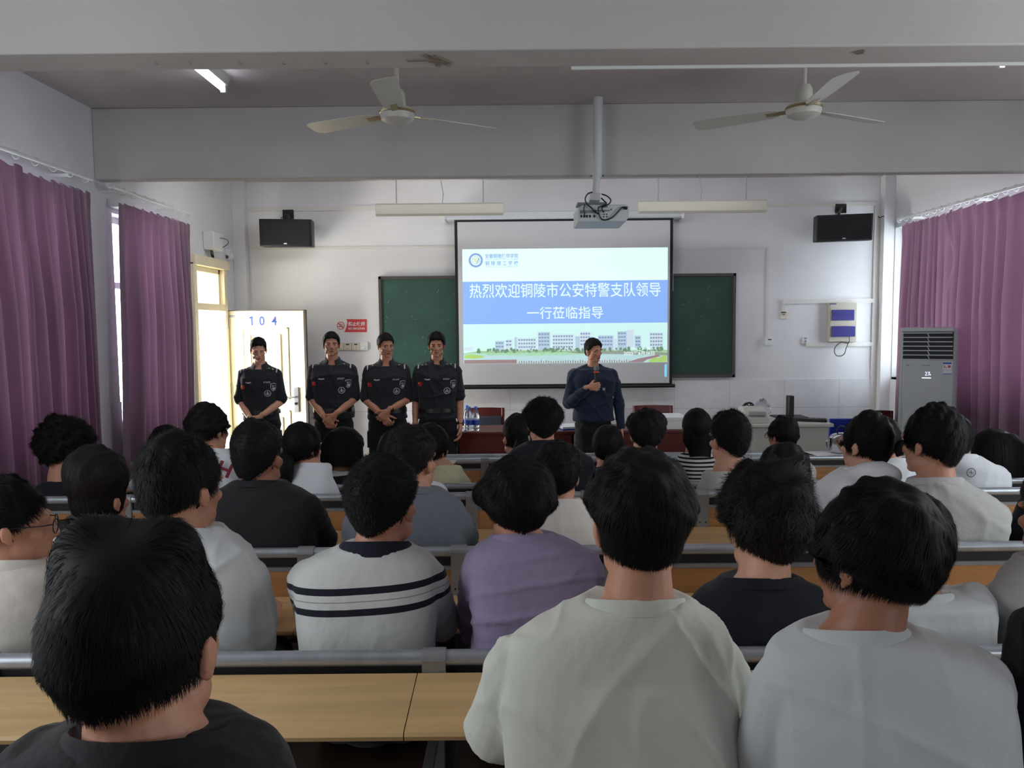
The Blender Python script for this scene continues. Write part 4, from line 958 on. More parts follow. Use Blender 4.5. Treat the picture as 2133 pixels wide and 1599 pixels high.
# ------------------------------------------------------------------ people: builders
def remesh(mb, voxel, smooth=2, tmp='tmp_union'):
    me = bpy.data.meshes.new(tmp); me.from_pydata(mb.v, [], mb.f); me.update()
    o = bpy.data.objects.new(tmp, me); COL.objects.link(o)
    r = o.modifiers.new('r', 'REMESH'); r.mode = 'VOXEL'; r.voxel_size = voxel
    if smooth: q = o.modifiers.new('s', 'SMOOTH'); q.factor = 0.5; q.iterations = smooth
    ev = o.evaluated_get(bpy.context.evaluated_depsgraph_get()); m2 = ev.to_mesh()
    n = len(m2.vertices); V = np.empty(n * 3, dtype=np.float32); m2.vertices.foreach_get('co', V)
    Nn = np.empty(n * 3, dtype=np.float32); m2.vertices.foreach_get('normal', Nn)
    fl_ = np.empty(len(m2.loops), dtype=np.int32); m2.loops.foreach_get('vertex_index', fl_)
    ev.to_mesh_clear(); bpy.data.objects.remove(o); bpy.data.meshes.remove(me)
    return V.reshape(-1, 3).astype(float), fl_.reshape(-1, 4), Nn.reshape(-1, 3).astype(float)

def head_prims(mb, M):
    t = MB()
    t.ell((0, -.012, .020), (.074, .092, .088)); t.ell((0, -.034, -.012), (.068, .072, .076))
    t.ell((0, .030, -.035), (.061, .060, .082)); t.ell((0, .036, -.086), (.048, .050, .036)); t.ell((0, .068, -.108), (.024, .022, .017))
    for s in (-1, 1):
        t.ell((s * .043, .052, -.032), (.024, .026, .020)); t.ell((s * .03, .077, .010), (.026, .016, .011))
        t.ell((s * .012, .095, -.052), (.010, .010, .008)); t.ell((s * .050, .020, -.078), (.016, .035, .026))
        R_ = Matrix.Rotation(s * -.35, 3, 'Z') @ Matrix.Rotation(s * .12, 3, 'Y')
        t.ell((s * .080, -.008, -.022), (.007, .016, .027), R_, 14, 10); t.ell((s * .077, .0, -.043), (.006, .009, .010), R_, 10, 8)
        t.ell((s * .084, -.018, -.016), (.005, .007, .022), R_, 10, 8)
    t.cap((0, .084, .004), (0, .104, -.044), .008, .0125); t.ell((0, .086, -.073), (.023, .011, .006)); t.ell((0, .085, -.085), (.019, .011, .0075))
    mb.add([M @ Vector(v) for v in t.v], t.f)

def sculpt(V, M):
    """Eye sockets and mouth line pressed into the skin of a remeshed head."""
    Mi = np.array(M.inverted()); L = V @ Mi[:3, :3].T + Mi[:3, 3]
    d = np.zeros(len(V)); fr = L[:, 1] > 0.045
    for s in (-1, 1):
        d += 0.0095 * np.exp(-((L[:, 0] - s * .032) / .017) ** 2 - ((L[:, 2] + .016) / .010) ** 2)
        d -= 0.0045 * np.exp(-((L[:, 0] - s * .032) / .012) ** 2 - ((L[:, 2] + .017) / .006) ** 2)
        d += 0.0025 * np.exp(-((np.abs(L[:, 0]) - .03 - .012 * (-.05 - L[:, 2]) / .03) / .006) ** 2 - ((L[:, 2] + .062) / .016) ** 2)
    d += 0.0035 * np.exp(-((L[:, 2] + .079) / .0028) ** 2) * (np.abs(L[:, 0]) < .023)
    L[:, 1] -= d * fr
    A = np.array(M); return L @ A[:3, :3].T + A[:3, 3]

def hand(mb, w, d, n, side, curl=(25, 30, 20), tcurl=10, s=1.0, spread=0.06):
    w, d, n = Vector(w), Vector(d).normalized(), Vector(n); n = (n - d * n.dot(d)).normalized()
    t = d.cross(n) if side > 0 else n.cross(d)
    for i, (kd, kt, ln) in enumerate(((.088, .030, .074), (.092, .010, .083), (.088, -.011, .077), (.080, -.030, .060))):
        k = w + d * kd * s + t * kt * s
        mb.cap(w + t * kt * .55 * s + d * .008, k, .0165 * s, .0125 * s, 10)
        mb.cap(w + t * kt * .55 * s + d * .03, w + t * (kt - .01) * .9 * s + d * .07 * s, .015 * s, .013 * s, 10)
        a = 0; p = k; f = (d + t * spread * (1.2 - i * .8)).normalized(); c_ = curl[i] if hasattr(curl[0], '__len__') else curl
        for q, (fr_, ra, rb) in enumerate(((.45, .0098, .0088), (.31, .0088, .0080), (.24, .0080, .0066))):
            a += math.radians(c_[q]); e = p + (f * math.cos(a) + n * math.sin(a)) * ln * fr_ * s
            mb.cap(p, e, ra * s, rb * s, 10); p = e
    b = w + d * .022 * s + t * .026 * s; a = math.radians(tcurl)
    u = (d * .62 + t * .68 + n * (.25 + math.sin(a))).normalized(); e = b + u * .044 * s; mb.cap(b, e, .0145 * s, .0115 * s, 10)
    u2 = (d * .85 + t * .25 + n * (.3 + 1.4 * math.sin(a))).normalized(); g_ = e + u2 * .032 * s; mb.cap(e, g_, .0112 * s, .010 * s, 10)
    mb.cap(g_, g_ + (u2 + n * .2).normalized() * .022 * s, .010 * s, .008 * s, 10)
    mb.cap(w - d * .03, w + d * .02, .026 * s, .022 * s, 12)

# ---- hair
def hair_mesh(M, st, N, seed, strands_only=False):
    """Scalp cap plus combed strands; st: thicknesses (top, side, back, front), limits in degrees, noise, strand length, jitter."""
    rg = np.random.RandomState(seed)
    kv = rg.normal(0, 1, (7, 3)) * np.array(st.get('freq', 9)); ph = rg.uniform(0, 6.3, 7)
    C0 = np.array((0, -.012, .012))
    lim_a = np.radians([0, 35, 65, 90, 112, 150, 180]); lim_p = np.radians(st['lim'])
    def unit(a): return a / np.linalg.norm(a, axis=1)[:, None]
    def skull(D):
        rz = np.where(D[:, 2] > 0, .096, .135); return 1 / np.sqrt((D[:, 0] / .077) ** 2 + (D[:, 1] / .096) ** 2 + (D[:, 2] / rz) ** 2)
    def azp(D): return np.abs(np.arctan2(D[:, 0], D[:, 1])), np.arccos(np.clip(D[:, 2], -1, 1))
    def thick(D):
        a, p = azp(D); wt = np.clip(D[:, 2], 0, 1) ** 1.3; sa = np.sin(a) ** 2
        fb = np.where(np.cos(a) > 0, st['front'], st['back'])
        T = st['top'] * wt + (1 - wt) * (st['side'] * sa + fb * (1 - sa))
        lm = np.interp(a, lim_a, lim_p); tp = np.clip((p - np.radians(st.get('fade0', 85))) / (lm - np.radians(st.get('fade0', 85)) + 1e-3), 0, 1)
        T = T * (1 - st.get('taper', .5) * tp ** 1.3)
        nz = sum(np.sin(D @ k + f) for k, f in zip(kv, ph)) / 7
        T = T * (1 + st.get('amp', .25) * nz * 2)
        if st.get('bumps'):
            for bx, by, bz, bw, bh in st['bumps']:
                b = np.array((bx, by, bz)); b = b / np.linalg.norm(b); T = T + bh * np.exp(-(1 - D @ b) / bw)
        return np.maximum(T, .0025)
    NA, NP = 88, 52
    P, A = np.meshgrid(np.linspace(.02, math.radians(166), NP), np.linspace(-math.pi, math.pi, NA, endpoint=False), indexing='ij')
    D = np.stack([np.sin(P) * np.sin(A), np.sin(P) * np.cos(A), np.cos(P)], -1).reshape(-1, 3)
    a, p = azp(D); lm = np.interp(a, lim_a, lim_p) + .05 * np.sin(A.ravel() * 9 + seed) * .6
    k = np.clip((lm + .05 - p) / .10, 0, 1); k = k * k * (3 - 2 * k)
    r = skull(D) - .016 + (thick(D) + .016) * k
    V = [D * r[:, None] + C0]; i, j = np.meshgrid(np.arange(NP - 1), np.arange(NA), indexing='ij'); j2 = (j + 1) % NA
    Fq = [np.stack([i * NA + j, (i + 1) * NA + j, (i + 1) * NA + j2, i * NA + j2], -1).reshape(-1, 4)]
    # strands
    K = 5; az = rg.uniform(-math.pi, math.pi, N * 3); pz = np.arccos(rg.uniform(-.85, 1, N * 3))
    d = np.stack([np.sin(pz) * np.sin(az), np.sin(pz) * np.cos(az), np.cos(pz)], -1)
    lm = np.interp(np.abs(az), lim_a, lim_p); d = d[(pz < lm - .02)][:N]
    ez = rg.uniform(-math.pi, math.pi, N // 3); el_ = np.interp(np.abs(ez), lim_a, lim_p) - rg.uniform(-.02, .22, N // 3)
    d = np.concatenate([d, np.stack([np.sin(el_) * np.sin(ez), np.sin(el_) * np.cos(ez), np.cos(el_)], -1)]); n = len(d)
    cr = np.array(st.get('crown', (0.1, -.45, .9))); cr = cr / np.linalg.norm(cr)
    t = unit(d * (d @ cr)[:, None] - cr + 1e-6)
    jt = rg.normal(0, st.get('jit', .25), n); t = t * np.cos(jt)[:, None] + np.cross(d, t) * np.sin(jt)[:, None]
    pz_ = np.arccos(np.clip(d[:, 2], -1, 1)); Ls = st.get('len', .045) * rg.uniform(.6, 1.3, n) * (1 - .85 * np.clip((pz_ - 1.55) / .7, 0, 1)); lift = st.get('lift', .004) * rg.uniform(.2, 1.6, n) * (1 - .8 * np.clip((pz_ - 1.55) / .7, 0, 1)); w = st.get('w', .0011) * rg.uniform(.6, 1.3, n)
    curl = st.get('curl', 0); L_, R_ = [], []
    for q in range(K):
        f = q / (K - 1); sk = skull(d); th = thick(d); aa, pp_ = azp(d); lmq = np.interp(aa, lim_a, lim_p)
        over = np.clip((pp_ - lmq) / .2, 0, 1)
        rr = sk + th * (1 - .6 * over) - .003 * (1 - f) + lift * f ** 1.6
        c = d * rr[:, None]; sd = unit(np.cross(d, t)); ww = (w * (1 - f) ** .6 + 1e-5)[:, None]
        L_.append(c - sd * ww + C0); R_.append(c + sd * ww + C0)
        stp = (Ls / (K - 1) / rr)[:, None]; d2 = unit(d * np.cos(stp) + t * np.sin(stp)); t = unit(t - d2 * np.sum(t * d2, 1)[:, None])
        if curl: ja = rg.normal(0, curl, n); t = t * np.cos(ja)[:, None] + np.cross(d2, t) * np.sin(ja)[:, None]
        d = d2
    S_ = np.stack([np.stack([l, r_], 1) for l, r_ in zip(L_, R_)], 1).reshape(-1, 3)     # n*K*2
    b = np.arange(n)[:, None] * K * 2 + np.arange(K - 1)[None] * 2
    Fq.append(np.stack([b, b + 1, b + 3, b + 2], -1).reshape(-1, 4) + len(V[0])); V.append(S_)
    V = np.concatenate(V[1:] if strands_only else V); Am = np.array(M); V = V @ Am[:3, :3].T + Am[:3, 3]
    return V, np.concatenate(Fq)

def lock(path, radii, N, seed, flat=(1, 0, 0), wst=.0012, asp=1.0):
    """A hanging mass of hair along a path: solid core and strands on its surface."""
    rg = np.random.RandomState(seed); P = np.array([list(q) for q in path], float); n = len(P); seg = 18
    T = np.gradient(P, axis=0); T /= np.linalg.norm(T, axis=1)[:, None]; U = np.array(flat, float)[None] - T * (T @ np.array(flat, float))[:, None]; U /= np.linalg.norm(U, axis=1)[:, None]; Wv = np.cross(T, U)
    rad = np.array(radii, float)
    def pt(i, a, k): return P[i] + (U[i] * np.cos(a)[:, None] + Wv[i] * np.sin(a)[:, None] * asp) * (rad[i] * k)[:, None] if np.ndim(i) else None
    V, Fq = [], []; an = np.linspace(0, 2 * math.pi, seg, endpoint=False)
    for i in range(n): V.append(pt(np.full(seg, i), an, 1 + .05 * np.sin(an * 5 + seed + i * .4)))
    i, j = np.meshgrid(np.arange(n - 1), np.arange(seg), indexing='ij'); j2 = (j + 1) % seg
    Fq.append(np.stack([i * seg + j, i * seg + j2, (i + 1) * seg + j2, (i + 1) * seg + j], -1).reshape(-1, 4)); base = n * seg
    a = rg.uniform(0, 2 * math.pi, N); dr = rg.normal(0, .12, N); off = rg.uniform(.97, 1.06, N); w = wst * rg.uniform(.6, 1.3, N)
    S_ = []
    for i in range(n):
        ii = np.full(N, i); f = i / (n - 1); aa = a + dr * f; c = pt(ii, aa, off); g_ = w / np.maximum(rad[i], .004)
        S_.append(np.stack([pt(ii, aa - g_, off), pt(ii, aa + g_, off)], 1))
    S_ = np.stack(S_, 1).reshape(-1, 3); b = np.arange(N)[:, None] * n * 2 + np.arange(n - 1)[None] * 2
    Fq.append(np.stack([b, b + 1, b + 3, b + 2], -1).reshape(-1, 4) + base)
    return np.concatenate(V + [S_]), np.concatenate(Fq)
def merge(parts):
    V, Fq, b = [], [], 0
    for v, f in parts: V.append(v); Fq.append(f + b); b += len(v)
    return np.concatenate(V), np.concatenate(Fq)

STY = {
    'short': dict(top=.020, side=.010, back=.012, front=.014, lim=(58, 66, 84, 98, 116, 134, 140), taper=.75, fade0=70, amp=.2, len=.022, lift=.006, jit=.5, w=.0011),
    'buzz': dict(top=.014, side=.006, back=.007, front=.010, lim=(56, 66, 84, 96, 116, 134, 140), taper=.8, fade0=70, amp=.15, len=.014, lift=.005, jit=.7, w=.0010),
    'bowl': dict(top=.028, side=.022, back=.022, front=.026, lim=(84, 88, 92, 98, 116, 136, 141), taper=.55, fade0=92, amp=.2, len=.06, lift=.005, jit=.22, w=.0012),
    'fluffy': dict(top=.034, side=.030, back=.026, front=.034, lim=(80, 86, 94, 102, 118, 136, 141), taper=.5, fade0=92, amp=.35, len=.055, lift=.010, jit=.5, w=.0011, freq=7),
    'curly': dict(top=.042, side=.040, back=.030, front=.045, lim=(78, 84, 92, 100, 116, 134, 138), taper=.3, fade0=100, amp=.4, len=.05, lift=.012, jit=1.2, w=.0012, curl=.7, freq=12),
    'girl': dict(top=.018, side=.014, back=.016, front=.016, lim=(62, 74, 92, 104, 124, 140, 144), taper=.2, fade0=100, amp=.1, len=.08, lift=.003, jit=.10, w=.0010),
}
def ridges(V, Nn, amp, seed, freq=16, n=6, aniso=(1, 1, 1), mask=None):
    rg = np.random.RandomState(seed); d = np.zeros(len(V)); c = V.mean(0); P = (V - c)
    for i in range(n):
        k = rg.normal(0, 1, 3) * np.array(aniso); k = k / np.linalg.norm(k) * freq * rg.uniform(.6, 1.4); q = rg.normal(0, 1, 3) * 7
        wv = 1 - np.abs(np.sin(P @ k + rg.uniform(0, 6) + 1.3 * np.sin(P @ q))); m_ = np.clip(np.sin(P @ (rg.normal(0, 1, 3) * 5) + rg.uniform(0, 6)) * 1.2, 0, 1)
        d += wv ** 4 * m_
    if mask is not None: d = d * mask
    return V + Nn * (amp * d)[:, None]
def bvh_of(o):
    me = o.data; off = Vector(o.get('_o', (0, 0, 0)))
    v = np.empty(len(me.vertices) * 3, dtype=np.float32); me.vertices.foreach_get('co', v)
    return BVHTree.FromPolygons(v.reshape(-1, 3).tolist(), [tuple(p.vertices) for p in me.polygons])
def conform(name, m, parent, bvh, pts, faces, o, ux, uz, d, off=.0015):
    """Flat figure (x, z) laid onto a surface: cast from o + x ux + z uz along d."""
    o, ux, uz, d = Vector(o), Vector(ux), Vector(uz), Vector(d).normalized(); V = []
    last = None
    for x, z in pts:
        s = o + ux * x + uz * z; h = bvh.ray_cast(s - d * .5, d, 1.2)[0]
        if h is None: h = last if last is not None else s
        last = h; V.append(h - d * off)
    return make(name, V, faces, m, parent, 0)
def disc(r0, r1, n=28, sx=1.0, sz=1.0):
    v = [(math.cos(t) * r * sx, math.sin(t) * r * sz) for r in (r0, r1) for t in [2 * math.pi * k / n for k in range(n)]]
    return v, [(k, n + k, n + (k + 1) % n, (k + 1) % n) for k in range(n)]
def quadg(x0, x1, z0, z1, n=3):
    v = [(x0 + (x1 - x0) * i / n, z0 + (z1 - z0) * j / n) for j in range(n + 1) for i in range(n + 1)]
    return v, [(j * (n + 1) + i, j * (n + 1) + i + 1, (j + 1) * (n + 1) + i + 1, (j + 1) * (n + 1) + i) for j in range(n) for i in range(n)]
def poly2(*polys):
    v, f = [], []
    for p in polys: f.append(tuple(range(len(v), len(v) + len(p)))); v += p
    return v, f

def face_parts(root, body, M, eyes='open', look=0.0, mask=None):
    bv = bvh_of(body); A = M.to_3x3(); d = -(A @ Vector((0, 1, 0))); ux, uz = A @ Vector((1, 0, 0)), A @ Vector((0, 0, 1))
    O = M @ Vector((0, .1, 0))
    def pt(x, z, off=.0): h = bv.ray_cast(M @ Vector((x, .3, z)), d, 1)[0]; return (h if h else M @ Vector((x, .09, z))) - d.normalized() * off
    for s in (-1, 1):
        br = [(s * (.013 + .004 * k), .0055 + .0045 * math.sin(k * .38) + .0008 * k * 0) for k in range(10)]
        v = [(x, z - .0032 * (1 - .5 * i / 9)) for i, (x, z) in enumerate(br)] + [(x, z + .0034 * (1 - .75 * i / 9)) for i, (x, z) in enumerate(br)]
        conform('eyebrow', HAIRS['black'], root, bv, v, [(i, i + 1, i + 11, i + 10) if s > 0 else (i + 10, i + 11, i + 1, i) for i in range(9)], O, ux, uz, d, .0022)
        c = (s * .0318, -.0165)
        if eyes == 'open':
            al = [(c[0] + .0138 * math.cos(t), c[1] + (.0048 if math.sin(t) > 0 else .0036) * math.sin(t)) for t in [2 * math.pi * k / 20 for k in range(20)]]
            e = conform('eye', EYEW, root, bv, al, [tuple(range(20))] if s > 0 else [tuple(range(20))], O, ux, uz, d, .0018)
            ir = [(c[0] + look + .0052 * math.cos(t), c[1] + .0003 + min(.0048, max(-.0036, .0052 * math.sin(t)))) for t in [2 * math.pi * k / 18 for k in range(18)]]
            conform('iris', IRIS, e, bv, ir, [tuple(range(18))], O, ux, uz, d, .0030)
        li = [(c[0] - .0155 + .0031 * k, c[1] + .0006 + (.0048 if eyes == 'open' else -.001) * math.sin(math.pi * k / 10) ** .8 - (0 if eyes == 'open' else .0015)) for k in range(11)]
        conform('eyelid', IRIS, root, bv, [(x, z - .0008) for x, z in li] + [(x, z + .0014) for x, z in li], [(i, i + 1, i + 12, i + 11) for i in range(10)], O, ux, uz, d, .0032)
    n = 16; xs = [-.0235 + .047 * k / n for k in range(n + 1)]
    prof = [(x, math.sin(math.pi * k / n)) for k, x in enumerate(xs)]
    up = [(x, -.079 + .0002) for x, q in prof] + [(x, -.079 + .0068 * q ** .7 - .0014 * math.exp(-(x / .005) ** 2)) for x, q in prof]
    lo = [(x, -.079 - .0085 * q ** .8) for x, q in prof] + [(x, -.079 - .0002) for x, q in prof]
    fq = [(i, i + 1, i + n + 2, i + n + 1) for i in range(n)]
    l = conform('lips', LIPS, root, bv, up + lo, fq + [tuple(j + 2 * (n + 1) for j in f) for f in fq], O, ux, uz, d, .0012)
    conform('mouth_line', mat('mouth_dark', (74, 36, 34), 0.6) if 'mouth_dark' not in MATS else MATS['mouth_dark'], l, bv, [(x, -.0795 - .0007 * q) for x, q in prof] + [(x, -.0785 + .0007 * q) for x, q in prof], fq, O, ux, uz, d, .002)
    return pt

LENS = mat('lens_clear', (235, 240, 240), 0.05); LENS.node_tree.nodes['Principled BSDF'].inputs['Alpha'].default_value = 0.14
def glasses_part(root, M, mt):
    g = MB(); P = lambda x, y, z: M @ Vector((x, y, z))
    for s in (-1, 1):
        g.tube([P(s * .033 + .025 * math.cos(t), .112 - .012 * abs(s * .033 + .025 * math.cos(t)) / .058, -.018 + .020 * math.sin(t)) for t in [2 * math.pi * k / 24 for k in range(25)]], .0016, 6)
        g.tube([P(s * .058, .100, -.008), P(s * .076, .075, -.006), P(s * .083, .0, -.002), P(s * .083, -.02, -.012)], .0017, 6)
    g.tube([P(-.009, .113, -.012), P(0, .116, -.009), P(.009, .113, -.012)], .0016, 6)
    o = g.build('glasses', mt, root)
    ln = MB()
    for s in (-1, 1): ln.add([P(s * .033 + .024 * math.cos(t), .111 - .012 * abs(s * .033 + .024 * math.cos(t)) / .058, -.018 + .019 * math.sin(t)) for t in [2 * math.pi * k / 20 for k in range(20)]], [tuple(range(20))])
    ln.build('lenses', LENS, o, 0)

def sup(cx, cy, z, hw, hd, n=28, e=2.6, tilt=0.0):
    out = []
    for k in range(n):
        a = 2 * math.pi * k / n; c, s = math.cos(a), math.sin(a)
        x = hw * math.copysign(abs(c) ** (2 / e), c); y = hd * math.copysign(abs(s) ** (2 / e), s)
        out.append((cx + x, cy + y, z + tilt * y))
    return out
# ------------------------------------------------------------------ people: seated audience
def cloth(name, col, **k):
    if name in MATS: return MATS[name]
    return mat(name, col, k.pop('rough', .85), spec=.25, bump=k.pop('bump', (26, .35)), sheen=.15, **k)
TROUS = cloth('dark_trousers', (44, 46, 56))
def seated(label, hb, Y, col, sh, row, shirt, sty='bowl', yaw=0, tilt=0, roll=0, hair='black', skin=0, N=2200, elb=None, sleeve=.74, st=None,
           ring=None, vox=None, folds=.006, ff=16, aniso=(1, 1, 1), extra=None, face=False, arms=True, nv=0, sz=None, seed=None, lean=None, shw=1.0):
    """hb hair box (x0, x1, ytop, ynape); col collar point; sh shoulders (x left, x right, y), all in picture pixels; row: rail behind the seat (-1 none)."""
    seed = seed or (int(hb[0] * 7 + hb[2]) % 9973); rg = random.Random(seed)
    fz = PLAT if row < 2 else 0.0; seatz = fz + .45
    rail = RAIL[row][0] if row >= 0 else 0.86
    near = Y < 1.6; vox = vox or (.006 if near else .008 if Y < 2.4 else .011)
    x0, x1, yt, yn = hb; a, b = at(x0, (yt + yn) / 2, Y), at(x1, (yt + yn) / 2, Y); Wd = b.x - a.x; xc = (a.x + b.x) / 2
    zt, zn = at((x0 + x1) / 2, yt, Y).z, at((x0 + x1) / 2, yn, Y).z; H = zt - zn
    s = min(max(H / .225, .88), 1.10)
    zc = zn + .088 * s if sty != 'long' else zt - .118 * s
    M = Matrix.Translation((xc, Y, zc)) @ Matrix.Rotation(math.radians(yaw), 4, 'Z') @ Matrix.Rotation(math.radians(-tilt), 4, 'X') @ Matrix.Rotation(math.radians(roll), 4, 'Y') @ Matrix.Scale(s, 4)
    S_ = dict(STY['girl' if sty in ('long', 'pony') else sty]); S_.update(st or {})
    S_['side'] = max(.005, Wd / 2 / s - .078) if 'side' not in (st or {}) else S_['side']
    S_['top'] = max(.008, (zt - zc) / s - .108) if 'top' not in (st or {}) else S_['top']
    if near: S_['w'] = S_['w'] * .8
    S_['lim'] = list(S_['lim'])
    Ci = np.array(CM.inverted())
    for it in range(3):          # settle the hair to the size seen in the photograph
        hv, _ = hair_mesh(M, S_, 700, seed, True); c_ = hv @ Ci[:3, :3].T + Ci[:3, 3]
        qx = np.sort(1066.5 - F * c_[:, 0] / c_[:, 2]); qy = np.sort(799.5 + F * c_[:, 1] / c_[:, 2]); n_ = len(qx)
        ql, qr, qt, qb = qx[int(n_ * .006)], qx[int(n_ * .994)], qy[int(n_ * .003)], qy[int(n_ * .985)]
        k_ = Y / F; dw = ((x1 - x0) - (qr - ql)) * k_ / 2 / s; sy = abs(math.sin(math.radians(yaw)))
        S_['side'] = max(.004, S_['side'] + dw * (1 - .5 * sy))
        if sy > .2: S_['front'] = max(.004, S_['front'] + dw * sy); S_['back'] = max(.004, S_['back'] + dw * sy)
        S_['top'] = max(.005, S_['top'] + (qt - yt) * k_ / s)
        if sty != 'long':
            dp = math.degrees((yn - qb) * k_ / s / .11)
            S_['lim'] = [a_ if q_ < 4 else min(max(a_ + dp * (.5 if q_ == 4 else 1), 100), 158) for q_, a_ in enumerate(S_['lim'])]
        M = Matrix.Translation((((x0 + x1) - (ql + qr)) / 2 * k_ * .9, 0, 0)) @ M
    # torso frame
    nr = .066 * s; cr = .093 * s
    cz = at(col[0], col[1], Y - .05).z; cx = at(col[0], col[1], Y - .05).x
    yt_ = Y - .015; l, r_ = at(sh[0], sh[2], yt_), at(sh[1], sh[2], yt_); hs = (r_.x - l.x) / 2; sx = (l.x + r_.x) / 2; zs = (l.z + r_.z) / 2
    yh = rail + .235 if lean is None else lean
    root = thing('person', label, 'person', (sx, yh, seatz), 'seated students and teachers')
    # clothing
    rings = []
    def rg_(z, hw, hd, e=2.6, dy=0):
        f = min(max((z - seatz) / max(.1, zs - seatz), 0), 1.0); k = min(max((z - zs) / max(.01, cz - zs), 0), 1)
        cxx = sx + (cx - sx) * k; rings.append(sup(cxx, yh + (yt_ - yh) * f ** .9 + dy, z, hw, hd, 30, e))
    w = hs * shw
    rg_(seatz + .10, w * .80, .135); rg_(seatz + .16, w * .80, .132); rg_(zs - .25, w * .83, .130); rg_(zs - .13, w * .87, .128, 2.8); rg_(zs - .05, w * .90, .118, 2.7)
    rg_(zs, w * .90, .106, 2.5); dz_ = cz - zs
    for q, kw, kd in ((.35, .84, .096), (.60, .72, .088), (.80, .54, .080)): rg_(zs + dz_ * q, max(w * kw, cr + .015), kd, 2.3)
    rg_(cz - .004, cr + .006, .072 * s + .004, 2.1)
    t = MB(); t.loft(rings)
    el = []; P_sh = []
    railn = RAIL[row + 1] if row < 4 else (6.5, .80); deskz = railn[1] - (.155 if row >= 0 else .02)
    for i, sd in enumerate((-1, 1)):
        j = Vector((sx + sd * (hs - .062), yt_ + .01, zs - .030)); P_sh.append(j)
        e = Vector((sx + sd * (hs * .85), yt_ + .21, max(zs - .27, deskz + .05)))
        if row < 0: e = Vector((sx + sd * hs * .87, yt_ + .08, zs - .29))
        if elb and elb[i] is not None: e = Vector(elb[i])
        el.append(e)
        k_ = j + (e - j) * min(sleeve, 1.0); t.cap(j, k_, .066, .060 if sleeve < 1 else .048, 16)
        if extra and 'cuff' in extra: pass
    if extra and extra.get('hood'):
        t.ell((cx, yt_ - .075, cz - .02), (.11, .05, .055))
    V, Fq, Nn = remesh(t, vox, 3 if near else 2)
    V = ridges(V, Nn, folds, seed, ff, 7, aniso)
    shirt_o = make('shirt', V, Fq, shirt, root, 3)
    # body
    mb = MB(); head_prims(mb, M)
    hb_ = M @ Vector((0, -.022, -.05)); nbase = Vector((cx, yt_ - .008, cz - .05))
    mb.chain([hb_, hb_ * .45 + nbase * .55, nbase], [.050 * s, nr * .97, nr * .95], 18)
    mb.cap(nbase, (sx, yt_ + .01, zs - .08), nr * .95, .072, 16)
    for sd in (-1, 1): mb.cap(nbase + Vector((0, 0, .05)), Vector((cx + sd * (cr - .02), yt_, cz - .055)), .046 * s, .030, 12)
    mb.chain([Vector((sx, yt_, zs - .08)), Vector((sx, (yt_ + yh) / 2, (zs + seatz) / 2)), Vector((sx, yh, seatz + .11))], [.095, .09, .10], 16)
    if arms:
        for i, sd in enumerate((-1, 1)):
            e = el[i]; j = P_sh[i]
            wv = Vector((sx + sd * .12, yt_ + .40, deskz + .043)) if not (elb and elb[i] is not None and len(elb) > 2 and elb[2 + i] is not None) else Vector(elb[2 + i])
            if row < 0: wv = Vector((sx + sd * .13, yt_ + .30, seatz + .19))
            mb.cap(Vector((sx, yt_, zs - .07)), j, .06, .044, 12); mb.chain([j, e, wv], [.044, .036, .025], 12)
            d = Vector((-sd * .45, .9, .04)); hand(mb, wv, d, (0, 0, -1), sd, (5, 8, 6), 4)
    kn = []
    tm = MB(); tm.ell((sx, yh, seatz + .118), (w * .66, .135, .13))
    for sd in (-1, 1):
        h0 = Vector((sx + sd * .09, yh, seatz + .075)); k0 = Vector((sx + sd * .11, yh + .40, seatz + .07)); a0 = Vector((sx + sd * .11, yh + .36, fz + .08))
        mb.chain([h0, k0, a0], [.06, .045, .034], 12); mb.cap(a0 - Vector((0, .04, .045)), a0 + Vector((0, .13, -.05)), .033, .026, 10)
        tm.chain([h0, k0, a0 + Vector((0, 0, .05))], [.085, .066, .056], 14)
    mb.cap(Vector((sx - .09, yh, seatz + .075)), Vector((sx + .09, yh, seatz + .075)), .06, .06)
    V, Fq, Nn = remesh(mb, max(.0055, vox * .75) if not near else .0045, 2); V = sculpt(V, M)
    body = make('body', V, Fq, SKINS[skin], root, 3)
    V, Fq, Nn = remesh(tm, .014, 2); make('trousers', V, Fq, TROUS, root, 3)
    # neckband
    bandm = ring if ring is not None else shirt
    tl = .25
    pr = []
    for k in range(29):
        a_ = 2 * math.pi * k / 28; pr.append(Vector((cx + (cr - .002) * math.cos(a_), yt_ + (.068 * s + .002) * math.sin(a_), cz + .004 - .30 * (.064 * (math.sin(a_) + 1)))))
    hgt = .013 if ring is None else .020
    MB().loft([[(p.x + (p.x - cx) * q * .10, p.y + (p.y - yt_) * q * .10, p.z + dz) for q, dz in ((1.4, -hgt), (.6, hgt * .6), (-.2, hgt), (-.6, hgt * .4), (0, -hgt))] for p in pr[:-1]] + [[(p.x + (p.x - cx) * q * .10, p.y + (p.y - yt_) * q * .10, p.z + dz) for q, dz in ((1.4, -hgt), (.6, hgt * .6), (-.2, hgt), (-.6, hgt * .4), (0, -hgt))] for p in pr[-1:]], True, False).build('neckband', bandm, root)
    # hair
    parts = [hair_mesh(M, S_, N, seed)]
    ex = extra or {}
